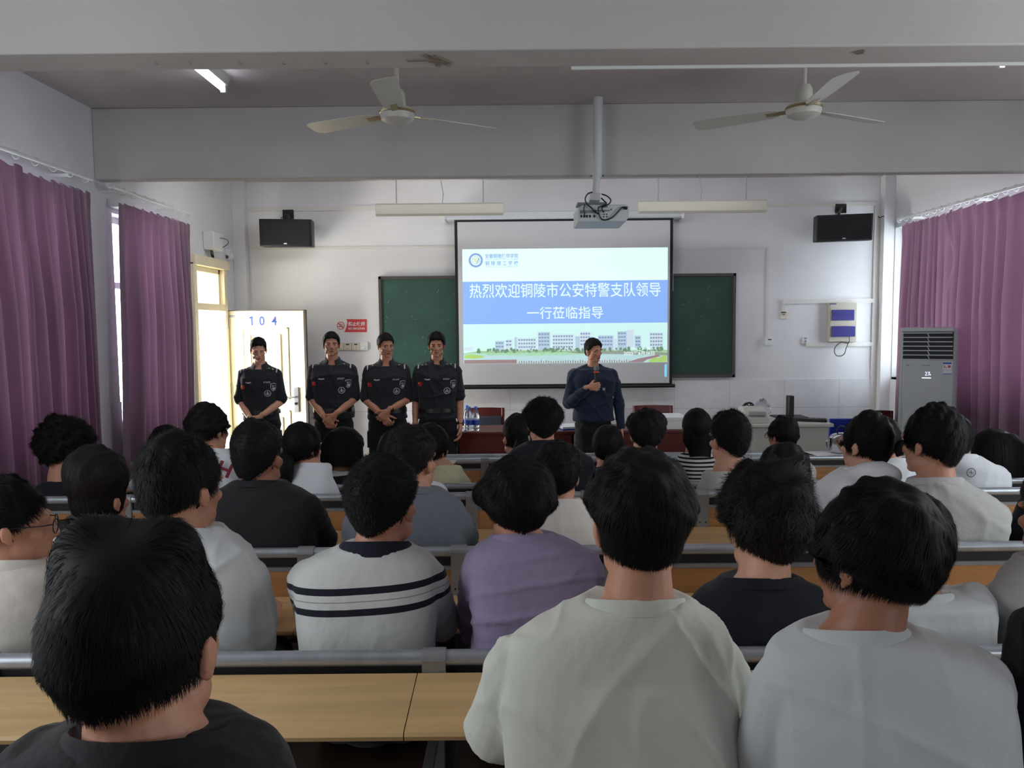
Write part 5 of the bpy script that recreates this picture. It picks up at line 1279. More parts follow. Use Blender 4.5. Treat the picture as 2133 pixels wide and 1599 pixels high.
    if sty == 'long':
        Lz = ex.get('hairend'); ze = at((x0 + x1) / 2, Lz, Y - .08).z; wb = ex.get('hairw', 1.0)
        Mz = M.to_translation(); wr_ = Wd / 2
        pth = [Vector((xc, Y - .03, Mz.z + .085)), Vector((xc, Y - .045, Mz.z + .02)), Vector((xc, Y - .055, Mz.z - .08)), Vector((xc, Y - .07, (Mz.z - .1) * .5 + ze * .5)), Vector((xc + ex.get('hairdx', 0), Y - .085, ze))]
        parts.append(lock(pth, [wr_ * .62, wr_ * .99, wr_ * 1.03, wr_ * 1.0 * wb, wr_ * .92 * wb], N // 2, seed, (1, 0, 0), .0013, .66))
    if sty == 'pony':
        p0 = M @ Vector((ex.get('px', 0), -.108, ex.get('pz', -.02))); tip = at(*ex['tip'], Y - .10)
        mid = (p0 + tip) / 2 + Vector((0, -.03, .015))
        rr = ex.get('pr', .032)
        parts.append(lock([p0 + Vector((0, .03, 0)), p0, p0 * .6 + mid * .4 + Vector((0, -.012, .006)), mid, mid * .4 + tip * .6, tip], [rr * .5, rr * .55, rr * .95, rr, rr * .8, rr * .25], N // 2, seed + 1, (1, 0, 0), .0012, .8))
        if ex.get('band'):
            MB().lathe([(rr * .5, -.008), (rr * .78, -.006), (rr * .82, 0), (rr * .78, .006), (rr * .5, .008)], p0, 18, Matrix.Rotation(math.radians(60), 4, 'X')).build('hair_band', ex['band'], root)
    V, Fq = merge(parts)
    make('hair', V, Fq, HAIRS[hair], root, 3)
    if face: face_parts(root, body, M)
    if ex.get('glasses'): glasses_part(root, M, BLACKP)
    if ex.get('badge'): ex['badge'](root, shirt_o, sx, yt_, zs, hs)
    return root

def C(name, col, **k): return cloth(name, col, **k)
WHITE_A = C('cloth_cream_white', (214, 216, 206)); WHITE_B = C('cloth_cool_white', (214, 218, 220)); WHITE_C = C('cloth_bright_white', (226, 230, 236))
BLACK_A = C('cloth_black', (34, 34, 38)); BLACK_B = C('cloth_blue_black', (24, 28, 36)); GREY_A = C('cloth_grey', (112, 116, 126)); LILAC = C('cloth_lilac', (152, 138, 170))
YELL = C('cloth_pale_yellow', (222, 218, 182)); TEEW = C('cloth_warm_white', (216, 210, 202)); GREYW = C('cloth_light_grey', (190, 190, 188)); BEIGEC = C('cloth_beige', (186, 178, 160))
NAVY = C('cloth_navy_trim', (26, 28, 44))
STR = cloth('cloth_white_striped', (212, 214, 212)); FINE = cloth('cloth_black_white_stripes', (222, 222, 222))
PX = lambda px, py, Y: at(px, py, Y)

# row behind the nearest desk
seated('person with a bushy black split fringe at the bottom left corner, dark T-shirt', (74, 457, 1078, 1478), 0.95, (290, 1537), (-25, 600, 1590), -1, BLACK_A, 'fluffy', yaw=-2, N=11000,
       st=dict(bumps=[(-.45, -.1, .9, .06, .030), (.50, -.1, .88, .06, .034)], back=.020, front=.03, len=.055, lift=.004, jit=.16, w=.0012, amp=.15, lim=(80, 88, 98, 112, 122, 138, 150), taper=.55, fade0=95), skin=0, folds=.004, sleeve=.8)
l_el = at(1035, 1600, 1.30); l_wr = at(1040, 1760, 1.48)
seated('person in a cream-white T-shirt seen from behind in the centre foreground', (1219, 1454, 932, 1180), 1.35, (1330, 1256), (1012, 1556, 1372), -1, WHITE_A, 'bowl', yaw=0, N=8500, st=dict(len=.07, jit=.14, lift=.004, back=.018, taper=.85, fade0=82, lim=(84, 88, 90, 93, 108, 136, 143)),
       skin=0, folds=.005, ff=13, elb=[(l_el.x, 1.40, l_el.z + .02), None, (l_wr.x + .05, 1.62, .88), None], sleeve=.98, shw=.98)
seated('person in a pale grey T-shirt at the lower right with a thick black bowl cut', (1690, 1985, 996, 1250), 1.20, (1800, 1322), (1578, 2110, 1400), -1, WHITE_B, 'bowl', yaw=33, N=9000, st=dict(len=.07, jit=.16, lift=.004, back=.022, amp=.15),
       skin=2, folds=.004, ff=13, sleeve=.9)
seated('person in black cut off by the right edge in the bottom corner', (2150, 2420, 1010, 1260), 1.22, (2280, 1310), (2098, 2470, 1400), -1, BLACK_B, 'short', N=2500, sleeve=.9)

# first row ahead
seated('person in glasses and a cream T-shirt in profile at the left edge', (-72, 92, 986, 1150), 2.06, (5, 1172), (-190, 140, 1215), 0, TEEW, 'short', yaw=-62, N=5200, st=dict(top=.028, side=.018, front=.022, len=.035), skin=0, extra=dict(glasses=True), sleeve=.85, folds=.005)
seated('person in a white T-shirt with tousled dark hair behind the bushy-haired foreground head', (280, 455, 897, 1082), 2.07, (372, 1105), (190, 556, 1190), 0, WHITE_B, 'fluffy', yaw=-26, N=5600, st=dict(lim=(70, 78, 88, 98, 114, 132, 139), lift=.008, jit=.5, amp=.25, len=.045), folds=.008, sleeve=.95,
       elb=[None, tuple(at(532, 1350, 2.10)), None, None])
zS = lambda y: at(765, y, 1.96).z + .018
bands(STR, 2, [(zS(1238), zS(1224)), (zS(1280), zS(1266))], (26, 28, 42), -.05); bands(STR, 2, [(zS(1252.5), zS(1250.5))], (150, 152, 150), -.05)
s_ = seated('person in a white top with two navy stripes across the back', (712, 870, 940, 1112), 2.09, (778, 1138), (598, 930, 1190), 0, STR, 'buzz', yaw=-20, N=6500, st=dict(top=.024, side=.014, back=.014, len=.02, lift=.007, jit=.6), ring=NAVY, folds=.004, sleeve=.8)
seated('person in a lilac top with crosswise creases', (986, 1160, 952, 1106), 2.09, (1092, 1118), (961, 1256, 1168), 0, LILAC, 'fluffy', yaw=12, N=5600, st=dict(lim=(78, 84, 92, 100, 116, 136, 146), amp=.22, jit=.35, lift=.006), folds=.008, ff=30, aniso=(.35, .35, 2.2), sleeve=.9)
seated('person in a black T-shirt with frizzy dark brown hair right of centre', (1493, 1708, 952, 1168), 2.06, (1592, 1207), (1420, 1768, 1268), 0, BLACK_B, 'fluffy', yaw=8, N=7500, hair='brown', st=dict(amp=.3, jit=.6, lift=.013, len=.05, curl=.18, back=.028, front=.03, taper=.8, fade0=84), skin=1, folds=.004, sleeve=.85)
seated('person in a white T-shirt mostly hidden behind the thick black bowl cut', (1806, 1991, 1022, 1205), 2.09, (1915, 1240), (1782, 2074, 1245), 0, WHITE_B, 'bowl', yaw=10, N=4500, folds=.009, sleeve=.9)
seated('person in a light grey top cut off by the right edge, only a shoulder showing', (2130, 2300, 965, 1140), 2.09, (2215, 1165), (2070, 2370, 1228), 0, GREYW, 'short', N=1500, folds=.005, sleeve=.9)

# second row ahead
BAND = mat('hair_tie', (40, 34, 40), 0.7); SCRUN = mat('scrunchie_yellow', (206, 202, 150), 0.8, bump=(120, .5))
seated('person with a low brown ponytail and white top at the left', (136, 262, 928, 1084), 2.97, (205, 1092), (92, 330, 1135), 1, WHITE_B, 'pony', yaw=-18, N=6500, hair='brown', extra=dict(tip=(142, 1128), pz=-.070, px=-.02, pr=.038, band=BAND), st=dict(lim=(64, 76, 92, 104, 122, 138, 142)))
seated('broad person in a black top with short cropped hair left of centre', (478, 588, 870, 998), 2.99, (530, 1004), (423, 671, 1050), 1, BLACK_A, 'buzz', yaw=-12, N=4200, st=dict(lim=(56, 66, 84, 96, 114, 132, 138)), skin=2, folds=.004)
seated('person in a slate grey T-shirt with short hair and an ear showing', (800, 908, 880, 1004), 2.95, (862, 1018), (712, 984, 1078), 1, GREY_A, 'buzz', yaw=-28, N=4600, hair='brown', st=dict(lift=.008, len=.018), skin=0, folds=.006)
seated('person in a warm white T-shirt between the lilac top and the centre foreground head', (1112, 1212, 918, 1030), 2.97, (1165, 1044), (1070, 1256, 1085), 1, TEEW, 'bowl', yaw=-14, N=3400, st=dict(jit=.35, lift=.007), folds=.005)
seated('person in a white hooded top turned left in front of the air conditioner row', (1757, 1862, 853, 965), 3.12, (1812, 975), (1698, 1884, 1012), 1, WHITE_C, 'bowl', yaw=30, N=3600, st=dict(jit=.15), extra=dict(hood=True), skin=1, folds=.006)
seated('person in an off-white T-shirt with a dark bowl cut at the right', (1884, 2014, 838, 968), 2.95, (1958, 998), (1884, 2106, 1062), 1, GREYW, 'bowl', yaw=26, N=4600, st=dict(jit=.28, lift=.006, len=.05), skin=0, folds=.006)
seated('person in black cut off by the right edge beyond the grey shoulder', (2160, 2270, 880, 1000), 2.99, (2215, 1015), (2112, 2320, 1085), 1, BLACK_B, 'short', N=900, folds=.004)

# third row ahead
seated('person with a big permed mop of curly hair at the left by the curtain', (64, 200, 862, 966), 3.89, (122, 1006), (58, 214, 1026), 2, BLACK_B, 'curly', yaw=-24, N=4600, st=dict(lim=(78, 84, 90, 95, 108, 122, 128)), skin=0)
HRED = mat('letter_maroon', (128, 40, 54), 0.8); HDK = mat('print_black', (44, 44, 46), 0.8)
def letter_h(root, shirt_o, sx, yt, zs, hs):
    v, f = fit_text('H', .066, .070, .03); o = at(468, 977, yt - .3); a = math.radians(-22)
    v = [(x * math.cos(a) - z * math.sin(a), x * math.sin(a) + z * math.cos(a)) for x, z in v]
    bv = bvh_of(shirt_o); d = (o - Vector((0, 0, EYE))).normalized()
    big = [(x * 1.2, z * 1.2) for x, z in v]
    h, n_ = bv.ray_cast(o, d, 2)[:2]
    if h is None: return
    ux = Vector((1, 0, 0)) - n_ * n_.x; ux.normalize(); uz = n_.cross(ux) * (1 if n_.cross(ux).z > 0 else -1)
    make('letter', [h + ux * x + uz * z + n_ * .012 for x, z in v], f, HRED, root, 0)
seated('person in a white hooded top with a maroon letter, facing the doorway', (382, 479, 838, 926), 3.86, (440, 938), (372, 510, 975), 2, WHITE_C, 'bowl', yaw=-32, N=2600, st=dict(jit=.3), extra=dict(badge=letter_h))
seated('person with a long black ponytail and white blouse', (586, 668, 878, 962), 3.86, (645, 968), (594, 698, 1004), 2, WHITE_C, 'pony', yaw=-38, N=4200, extra=dict(tip=(592, 1020), pz=-.03, pr=.045, band=BAND), st=dict(lim=(60, 72, 88, 100, 120, 138, 142)))
seated('person with a straight black bob and white collar line on a black top', (674, 757, 889, 960), 4.79, (704, 986), (676, 762, 1004), 3, BLACK_A, 'long', N=2600, extra=dict(hairend=980, hairw=1.0), ring=PAPER)
seated('person in white almost hidden behind the slate grey T-shirt', (786, 872, 892, 980), 3.89, (850, 1000), (772, 932, 1018), 2, WHITE_C, 'short', N=1600)
seated('person in a black top with wavy hair before the front table', (1087, 1175, 824, 910), 3.90, (1132, 921), (1044, 1238, 962), 2, BLACK_B, 'short', yaw=6, N=3800, st=dict(top=.028, jit=.6, lift=.012, len=.035), skin=0)
seated('person with both ears showing beside the man with the microphone', (1303, 1389, 849, 934), 3.90, (1347, 946), (1290, 1406, 975), 2, BLACK_B, 'short', yaw=0, N=3000, st=dict(top=.022), skin=1)
bands(FINE, 2, [(.60 + .024 * k, .611 + .024 * k) for k in range(28)], (24, 24, 28))
seated('person with long straight black hair in a black and white striped top', (1421, 1483, 850, 925), 4.79, (1450, 945), (1406, 1500, 962), 3, FINE, 'long', yaw=0, N=2600, extra=dict(hairend=952, hairw=.72), folds=.003)
seated('person in a light grey T-shirt in front of the teaching console', (1478, 1567, 851, 950), 3.87, (1512, 985), (1456, 1572, 1005), 2, GREYW, 'short', yaw=20, N=3200, st=dict(top=.026, jit=.55, lift=.010, len=.03, lim=(60, 70, 86, 98, 114, 128, 134)), skin=1)
def sleeve_print(root, shirt_o, sx, yt, zs, hs):
    v, f = fit_text('REPRESENT', .14, .035, .02); o = at(1703, 988, yt - .3); a = math.radians(-70)
    v = [(x * math.cos(a) - z * math.sin(a), x * math.sin(a) + z * math.cos(a)) for x, z in v]
    conform('sleeve_print', HDK, root, bvh_of(shirt_o), v, f, o, (1, 0, 0), (0, 0, 1), (o - Vector((0, 0, EYE))).normalized(), .003)
seated('person in a beige top with dark sleeve lettering behind the frizzy brown hair', (1580, 1688, 922, 1022), 3.89, (1636, 1030), (1590, 1716, 1022), 2, BEIGEC, 'bowl', N=2400, extra=dict(badge=sleeve_print))
seated('person in a white top with a side ponytail behind the white hood', (1800, 1878, 868, 945), 3.86, (1865, 958), (1805, 1916, 988), 2, WHITE_C, 'pony', yaw=20, N=1600, extra=dict(tip=(1868, 950), pz=-.01, px=.05, pr=.026))
def circle_logo(root, shirt_o, sx, yt, zs, hs):
    o = at(2023, 984, yt - .3); bv = bvh_of(shirt_o); d = (o - Vector((0, 0, EYE))).normalized(); k = 3.9 / F
    v, f = disc(8.2 * k, 9.4 * k); conform('round_logo', HDK, root, bv, v, f, o, (1, 0, 0), (0, 0, 1), d, .003)
    v, f = poly2(*[[(c * q - n_ * .35 * w_, s2 * q + m_ * .35 * w_) for q, w_ in ((-5.5 * k, k), (5.5 * k, k), (5.5 * k, -k), (-5.5 * k, -k))] for c, s2, n_, m_ in ((1, 0, 0, 1), (.1, 1, 1, .1), (.7, -.7, -.7, .7))])
    conform('logo_strokes', HDK, root, bv, v, f, o, (1, 0, 0), (0, 0, 1), d, .003)
seated('person in a white T-shirt with a round black logo on the shoulder blade', (1950, 2030, 862, 945), 3.90, (2008, 950), (1975, 2102, 982), 2, WHITE_C, 'short', N=1400, extra=dict(badge=circle_logo), yaw=8)

# fourth row ahead
seated('person in white with dark hair low behind the hooded top at the left', (308, 388, 885, 970), 4.78, (330, 985), (268, 396, 1002), 3, WHITE_C, 'girl', yaw=-10, N=1800)
seated('person in a pale yellow T-shirt with tied-back hair in the fourth row', (858, 935, 882, 962), 4.78, (925, 972), (866, 974, 992), 3, YELL, 'girl', yaw=-35, N=2000, skin=1)
CLIP = mat('hair_clip_silver', (210, 206, 190), 0.2, metal=.8)
seated('person with a clipped-up ponytail left of the wavy-haired black top', (1048, 1108, 861, 938), 4.78, (1080, 962), (1030, 1130, 985), 3, BLACK_A, 'pony', yaw=25, N=2000, extra=dict(tip=(1076, 965), pz=.0, pr=.045, band=CLIP))
seated('person with a ponytail in a yellow scrunchie in front of the speaker', (1233, 1300, 886, 960), 4.78, (1262, 975), (1210, 1320, 992), 3, BLACK_A, 'pony', yaw=8, N=2200, extra=dict(tip=(1262, 985), pz=-.035, pr=.034, band=SCRUN))
seated('person in glasses with short hair in front of the teaching console cabinet', (1598, 1666, 866, 930), 4.78, (1640, 948), (1578, 1700, 975), 3, GREYW, 'bowl', yaw=32, N=2000, extra=dict(glasses=True))
seated('person with long loose black hair at the far right by the curtain', (2020, 2122, 893, 965), 4.78, (2070, 985), (2016, 2128, 995), 3, BLACK_A, 'long', N=4200, extra=dict(hairend=1020, hairw=.92))
# ------------------------------------------------------------------ people: standing
UNI = cloth('uniform_black', (40, 43, 50), bump=(40, .3)); UNIT = cloth('uniform_trousers', (26, 27, 32), bump=(40, .3)); KNIT = cloth('navy_knit', (32, 44, 66), bump=(60, .3)); PANTS = cloth('black_trousers', (22, 24, 30))
SILV = mat('badge_silver', (196, 200, 204), 0.5); WATCH = mat('watch_black', (22, 22, 24), 0.35); FLAGR = mat('flag_red', (206, 52, 44), 0.7); FLAGY = mat('flag_yellow', (232, 190, 70), 0.7)
SHOE = mat('shoe_black', (18, 18, 20), 0.4); BUCK = mat('belt_buckle', (60, 60, 64), 0.4, metal=.5)
def standing(label, px, pytop, Y, yaw, hyaw, hpitch, arms, police=None, skin=0, eyes='open', shw=1.0, st=None, look=0.0, hroll=0):
    base = at(px, pytop, Y); sc = (base.z - 0.012) / 1.757
    Mb = Matrix.Translation((base.x, Y, 0)) @ Matrix.Rotation(math.pi + math.radians(yaw), 4, 'Z') @ Matrix.Scale(sc, 4)
    T = lambda v: Mb @ Vector(v)
    root = thing('person', label, 'person', (base.x, Y, 0), 'people standing at the front')
    hs = .93
    MH = Mb @ Matrix.Translation((0, .012, 1.640)) @ Matrix.Rotation(math.radians(hyaw), 4, 'Z') @ Matrix.Rotation(math.radians(-hpitch), 4, 'X') @ Matrix.Rotation(math.radians(hroll), 4, 'Y') @ Matrix.Scale(hs, 4)
    # body
    mb = MB(); head_prims(mb, MH)
    t = MB()
    t.chain([(0, -.012, 1.59), (0, -.022, 1.53), (0, -.03, 1.47)], [.050, .053, .060], 18)
    t.cap((0, -.03, 1.47), (0, -.02, 1.36), .062, .10); t.cap((-.10, -.02, 1.40), (.10, -.02, 1.40), .06, .06)
    t.chain([(0, -.02, 1.36), (0, -.01, 1.15), (0, -.01, .98)], [.115, .11, .12]); t.cap((-.07, -.01, .95), (.07, -.01, .95), .09, .09)
    for s in (-1, 1):
        t.chain([(s * .085, -.01, .93), (s * .10, .0, .50), (s * .105, -.02, .09)], [.082, .055, .036]); t.cap((s * .105, -.05, .045), (s * .12, .12, .04), .036, .032)
    tsh = MB(); slv = []
    for i, s in enumerate((1, -1)):      # right arm first
        a = arms[i]; j = Vector((s * .166 * shw, -.02, 1.388)); e, w = Vector(a['e']), Vector(a['w'])
        t.chain([j, e], [.046, .037]); t.chain([e, e * .55 + w * .45, w], [.038, .035, .024])
        h = MB(); hand(h, w, a['d'], a['n'], s, a.get('curl', (20, 25, 18)), a.get('tc', 8)); t.add(h.v, h.f)
        f = a.get('sleeve', .9)
        if f <= 1: tsh.chain([j, j + (e - j) * f], [.058, .056], 16); slv.append((j + (e - j) * (f - .06), j + (e - j) * (f + .05), .060))
        else:
            tsh.chain([j, e], [.063, .055], 16); tsh.chain([e, e + (w - e) * .90], [.055, .040], 16); slv.append((e + (w - e) * .86, e + (w - e) * .93, .043))
    mb.add([Mb @ Vector(v) for v in t.v], t.f)
    V, Fq, Nn = remesh(mb, .0042, 2); V = sculpt(V, MH); body = make('body', V, Fq, SKINS[skin], root, 3)
    # shirt or jumper
    w = .19 * shw
    rings = [sup(0, -.005, z, a, b, 30, e) for z, a, b, e in ((.935, w * .98, .140, 2.4), (1.02, w * .92, .132, 2.4), (1.12, w * .90, .128, 2.4), (1.26, w * 1.0, .135, 2.6), (1.35, w * 1.03, .130, 2.6), (1.405, w * .99, .112, 2.5), (1.438, w * .86, .098, 2.4), (1.462, w * .62, .088, 2.2), (1.48, .09, .076, 2.0), (1.492, .072, .068, 2.0))]
    rings = [[(x, y - (.012 if z < 1.4 else .022), z - (max(0, y + .02) * ((.62 if police else .40) if z > 1.479 else .18 if z > 1.46 else 0))) for x, y, z in r] for r in rings]
    tsh.loft(rings); q = MB().add([Mb @ Vector(v) for v in tsh.v], tsh.f)
    V, Fq, Nn = remesh(q, .0075, 2); V = ridges(V, Nn, .008, int(px), 15, 8); sh = make('shirt', V, Fq, UNI if police else KNIT, root, 3)
    bv = bvh_of(sh); fwd = (Mb.to_3x3() @ Vector((0, 1, 0))).normalized(); rt = (Mb.to_3x3() @ Vector((1, 0, 0))).normalized(); up = Vector((0, 0, 1))
    for a, b, r in slv:
        d = (b - a).normalized(); pts = [T(a), T(a + d * (b - a).length * .5), T(b)]
        m = MB(); m.tube(pts, [r * .97 * sc, r * 1.03 * sc, r * .98 * sc], 20); m.build('cuff', UNI if police else KNIT, root)
    # trousers
    t = MB(); t.loft([sup(0, -.012, z, a, b, 26, 2.4) for z, a, b in ((.84, .165, .115), (.92, .172, .124), (.97, .160, .112), (1.02, .150, .105))])
    for s in (-1, 1): t.chain([(s * .088, -.012, .88), (s * .104, .0, .50), (s * .108, -.02, .10)], [.098, .078, .068], 18)
    q = MB().add([T(v) for v in t.v], t.f); V, Fq, Nn = remesh(q, .009, 2); V = ridges(V, Nn, .008, int(px) + 5, 12, 8); tr = make('trousers', V, Fq, UNIT if police else PANTS, root, 3)
    for s in (-1, 1):
        m = MB(); m.ell((s * .112, .045, .040), (.045, .135, .036)); m.box((s * .112 - .045, -.10, .0), (s * .112 + .045, .17, .018)); o = MB().add([T(v) for v in m.v], m.f).build('shoe', SHOE, root)
    if police:
        for s in (-1, 1):
            m = MB().box((s * .165, -.07, .66), (s * .192, .06, .82)); MB().add([T(v) for v in m.v], m.f).build('cargo_pocket', UNIT, root, bevel=.008)
        rr = [[T(v) for v in sup(0, -.012, z, a, b, 30, 2.4)] for z, a, b in ((.995, .183, .137), (.995, .190, .144), (1.035, .188, .142), (1.035, .180, .134))]
        bl = MB().loft(rr + [rr[0]], True, False).build('belt', BUCK if False else WATCH, root)
        m = MB().box((-.03, .128, .992), (.03, .138, 1.038)); MB().add([T(v) for v in m.v], m.f).build('buckle', BUCK, bl)
        # collar flaps
        m = MB(); n = 20; R_ = []
        for k in range(n + 1):
            a = math.radians(-152 + 304 * k / n); x, y = math.sin(a), -math.cos(a); fl_ = 1 + .25 * (abs(a) / 2.65) ** 4
            z0 = 1.488 - .028 * (abs(a) / 2.65) ** 2 * 1.3
            R_.append([(x * .066, -.026 + y * .068, z0 - .006), (x * .061, -.026 + y * .062, z0 + .030), (x * .066, -.026 + y * .068, z0 + .033), (x * .090 * fl_, -.024 + y * .090 * fl_, z0 - .016 * fl_), (x * .086 * fl_, -.024 + y * .086 * fl_, z0 - .020 * fl_)])
        m.loft(R_, True, True); MB().add([T(v) for v in m.v], m.f).build('shirt_collar', UNI, root)
        ux, uz = rt * 1.0, up
        def patch(nm, mt, xy, v, f, dx=0.0, par=None): return conform(nm, mt, par or root, bv, [(x * sc, z * sc) for x, z in v], f, T((xy[0], .3, xy[1])), rt, up, -fwd, .003)
        m_ = -1      # x runs to the wearer's right; seen from the front the picture is mirrored
        def mir(v): return [(-x, z) for x, z in v]
        def flip(f): return [tuple(reversed(q)) for q in f]
        v, f = fit_text(police['num'], .062, .016, .02); patch('service_number', SILV, (-.095, 1.315), mir(v), f)
        wing = poly2([(-.034, .004), (-.012, -.007), (-.006, 0), (-.012, .006)], [(.034, .004), (.012, -.007), (.006, 0), (.012, .006)], [(-.008, -.006), (.008, -.006), (.007, .006), (-.007, .006)], [(-.030, .009), (-.012, .004), (-.010, .008)], [(.030, .009), (.012, .004), (.010, .008)])
        patch('wing_badge', SILV, (.085, 1.312), *wing)
        v, f = disc(.026, .031, 32); o = patch('round_emblem', SILV, (-.098, 1.205), v, f)
        v, f = poly2([(-.004, -.016), (.004, -.016), (.006, .0), (.003, .018), (-.003, .018), (-.006, 0)], [(-.017, -.010), (-.009, -.018), (-.010, -.002), (-.014, .010)], [(.017, -.010), (.009, -.018), (.010, -.002), (.014, .010)])
        patch('emblem_shield', SILV, (-.098, 1.205), v, f, par=o)
        for zb in (1.40, 1.27, 1.16, 1.07): v, f = disc(.0001, .006, 14); patch('button', WATCH, (.0, zb), v, f)
        for s in (-1, 1):      # pocket flaps
            v, f = quadg(-.055, .055, -.022, .022, 4); patch('pocket_flap', UNI, (s * .09, 1.265), v, f)
        # epaulettes: strap with bar and pips, laid on the shoulder from above
        for s in (-1, 1):
            dr_ = (-fwd * .62 - up * .78).normalized(); vv_ = (fwd * .78 - up * .62).normalized()
            def shl(nm, mt, v, f, off, par=None): return conform(nm, mt, par or root, bv, v, f, T((0, .03, 1.435)) - dr_ * .1, rt, vv_, dr_, off)
            v, f = quadg(.080, .190, -.026, .026, 4); v = [(s * x * sc, z * sc) for x, z in v]; ep = shl('epaulette', UNI, v, f, .006)
            v, f = quadg(.170, .181, -.026, .026, 3); v = [(s * x * sc, z * sc) for x, z in v]; shl('rank_bar', SILV, v, f, .009, ep)
            for xx in police['pips']:
                v, f = disc(.0001, .0075, 12); v = [((s * xx + x) * sc, z * sc) for x, z in v]; shl('rank_pip', SILV, v, f, .009, ep)
        # sleeve patches, cast from the sides and front
        sd = (rt * .88 + fwd * .47)
        o = T((.23, .12, 1.268)); u2 = up.cross(sd).normalized()
        v, f = quadg(-.026, .026, -.019, .019, 3); fp = conform('flag_patch', FLAGR, root, bv, v, f, o, u2, up, -sd, .003)
        v, f = disc(.0001, .007, 10); conform('flag_star', FLAGY, fp, bv, [(x - .013, z + .006) for x, z in v], f, o, u2, up, -sd, .0045)
        sd = (-rt * .88 + fwd * .47); o = T((-.23, .12, 1.265)); u2 = up.cross(sd).normalized()
        shp = [(x * .8, z * .8) for x, z in [(-.033, .042), (0, .048), (.033, .042), (.036, -.008), (.022, -.036), (0, -.05), (-.022, -.036), (-.036, -.008)]]
        ap = conform('police_patch', SILV, root, bv, *poly2(shp), o, u2, up, -sd, .003)
        conform('patch_field', UNI, ap, bv, *poly2([(x * .86, z * .86) for x, z in shp]), o, u2, up, -sd, .0045)
        v, f = fit_text('警察', .036, .016, .03); conform('patch_text', SILV, ap, bv, [(x, z + .010) for x, z in v], f, o, u2, up, -sd, .006)
        conform('patch_mark', SILV, ap, bv, *poly2([(-.018, -.004), (.018, -.004), (.011, -.022), (0, -.028), (-.011, -.022)]), o, u2, up, -sd, .006)
        a = arms[1]; e, w_ = Vector(a['e']), Vector(a['w']); d = (w_ - e).normalized(); c = w_ - d * .025
        m = MB().tube([T(c - d * .012), T(c + d * .012)], .031 * sc, 20, True); wt = m.build('watch', WATCH, root)
        if police.get('dial'):
            nn = -Vector(a['n']); nn = (nn - d * nn.dot(d)).normalized()
            m = MB().tube([T(c + nn * .024), T(c + nn * .036)], .021 * sc, 20); m.build('watch_case', WATCH, wt)
    else:
        pr = [Vector((.074 * math.sin(a), -.026 + .074 * -math.cos(a), 1.482 - .034 * (1 - math.cos(a)) * .5)) for a in [2 * math.pi * k / 28 for k in range(29)]]
        MB().tube([T(p) for p in pr], .0085 * sc, 8, False).build('neckband', KNIT, root)
        v, f = quadg(-.011, .011, -.011, .011, 2); tg = conform('chest_tag', SILV, root, bv, v, f, T((-.085, .3, 1.255)), rt, up, -fwd, .003)
        v, f = quadg(-.005, .005, -.005, .005, 2); conform('tag_mark', WATCH, tg, bv, v, f, T((-.085, .3, 1.255)), rt, up, -fwd, .0045)
        sd = (-rt * .8 + fwd * .6); u2 = up.cross(sd).normalized(); v, f = disc(.004, .012, 16); conform('sleeve_badge', SILV, root, bv, v, f, T((-.25, .1, 1.17)), u2, up, -sd, .003)
    face_parts(root, body, MH, eyes, look)
    S_ = dict(STY['buzz']); S_.update(dict(top=.020, side=.010, front=.016, taper=.4, lim=(64, 66, 94, 110, 124, 136, 140))); S_.update(st or {})
    V, Fq = hair_mesh(MH, S_, 2600, int(px)); make('hair', V, Fq, HAIRS['black'], root, 3)
    return root, Mb, sc

def clasp(hand_z=.0, lw=(-.045, .215, .985), rw=(.045, .20, .955)):
    return [dict(e=(.205, -.02, 1.115), w=rw, d=(-.55, .12, -.80), n=(-.35, -.92, .15), curl=(48, 50, 36), sleeve=.93),
            dict(e=(-.205, -.02, 1.115), w=lw, d=(.62, .10, -.70), n=(.2, -.95, .1), curl=(40, 44, 30), sleeve=.93)]
standing('person in black uniform with lowered eyes standing before the white door, number ending 395', 538, 700, 7.25, 4, 16, 14, clasp(), dict(num='074395', pips=(.105, .14), dial=False), 1, eyes='closed', shw=.96, st=dict(top=.026, side=.007, taper=.5, lim=(60, 62, 90, 108, 122, 134, 138)))
standing('person in black uniform with clasped hands standing below the no smoking sign', 690, 687, 7.1, 4, 10, -2, clasp(), dict(num='076527', pips=(.12,), dial=False), 0, eyes='open', shw=1.05, st=dict(top=.018))
standing('person in black uniform with a big wristwatch standing at the chalkboard edge', 803, 690, 7.1, 6, 24, 4, clasp(lw=(-.02, .225, 1.03), rw=(.03, .205, .985)), dict(num='076439', pips=(.125,), dial=True), 0, shw=1.0, look=.003, st=dict(top=.020, side=.008))
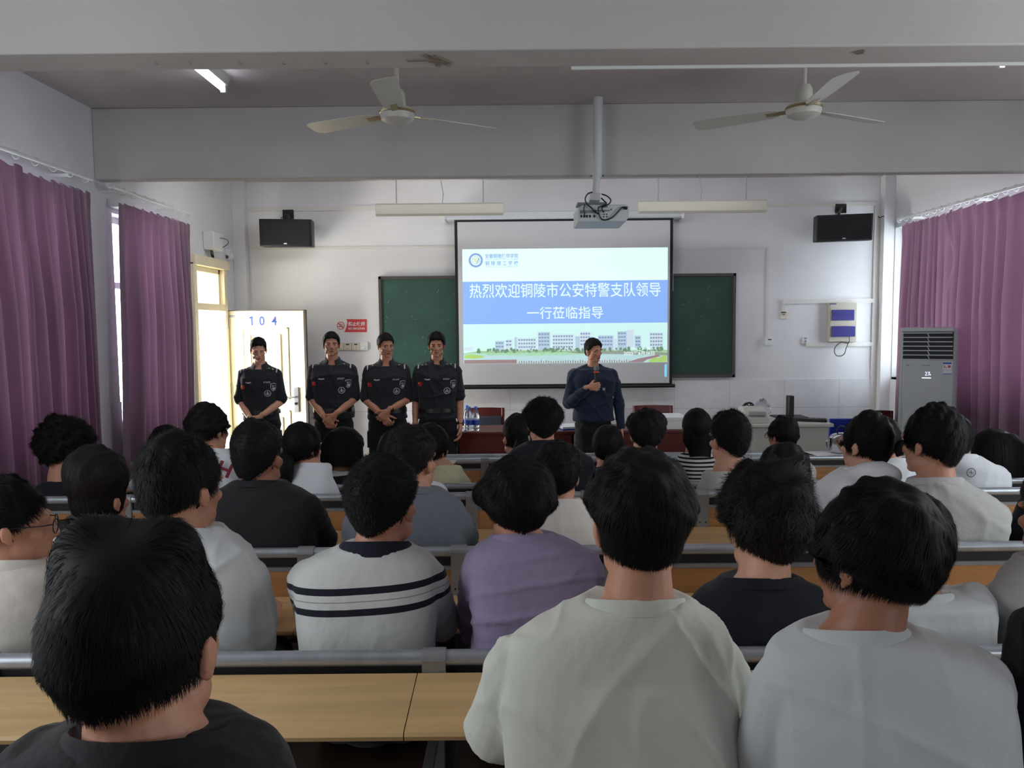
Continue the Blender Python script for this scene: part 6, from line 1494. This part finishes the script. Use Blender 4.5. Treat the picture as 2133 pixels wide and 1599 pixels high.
dn = [dict(e=(.212, -.05, 1.10), w=(.215, .03, .86), d=(-.08, .12, -1), n=(-.9, .2, .05), curl=(18, 22, 16), sleeve=.88), dict(e=(-.212, -.05, 1.10), w=(-.215, .05, .86), d=(.05, .15, -1), n=(.9, .3, .05), curl=(24, 28, 20), sleeve=.88)]
standing('person in black uniform with arms hanging at the sides beside the screen', 909, 689, 7.1, 2, 2, 2, dn, dict(num='076567', pips=(.10, .135), dial=True), 0, shw=1.02, st=dict(top=.026, side=.012, back=.014, jit=.6, lift=.009, lim=(66, 68, 94, 110, 124, 136, 140)))
mcx, mcz = at(1240, 792, 6.9).x, at(1240, 792, 6.9).z
GR = (58, 66, 52)
ar = [dict(e=(.255, .02, 1.105), w=(.086, .258, 1.285), d=(-.96, .12, .10), n=(-.12, -.99, .0), curl=GR, tc=28, sleeve=1.2),
      dict(e=(-.262, -.05, 1.10), w=(-.275, .03, .85), d=(.02, .12, -1), n=(.9, .2, .05), curl=(26, 28, 20), sleeve=1.2)]
sp_, MB5, sc5 = standing('person in a navy jumper speaking into a microphone before the screen', 1236, 701, 7.1, 3, 30, 4, ar, None, 0, shw=1.13, look=.004, st=dict(top=.022, side=.010, back=.014, lim=(64, 66, 94, 110, 124, 136, 140), lift=.006))
# microphone in the speaker's fist
g0 = MB5 @ Vector((.012, .230, 1.255)); g1 = MB5 @ Vector((.004, .215, 1.490))
mic = thing('microphone', 'black handheld microphone with a red ring in the fist of the speaker', 'microphone', g0)
ax = (g1 - g0).normalized(); L_ = (g1 - g0).length; Q = ax.to_track_quat('Z', 'Y').to_matrix()
MB().lathe([(.001, 0), (.012, .001), (.014, .02), (.0165, L_ * .62), (.019, L_ * .72), (.001, L_ * .725)], g0, 20, Q).build('handle', BLACKP, mic)
MB().lathe([(.018, L_ * .70), (.0255, L_ * .715), (.0265, L_ * .75), (.024, L_ * .765), (.018, L_ * .77)], g0, 22, Q).build('ring', mat('mic_red', (226, 70, 52), 0.4), mic)
MB().ell(g0 + ax * (L_ * .88), (.0265, .0265, .030), Q, 22, 14).build('grille', mat('mic_grille', (130, 136, 138), 0.35, metal=.7, bump=(900, .6)), mic)
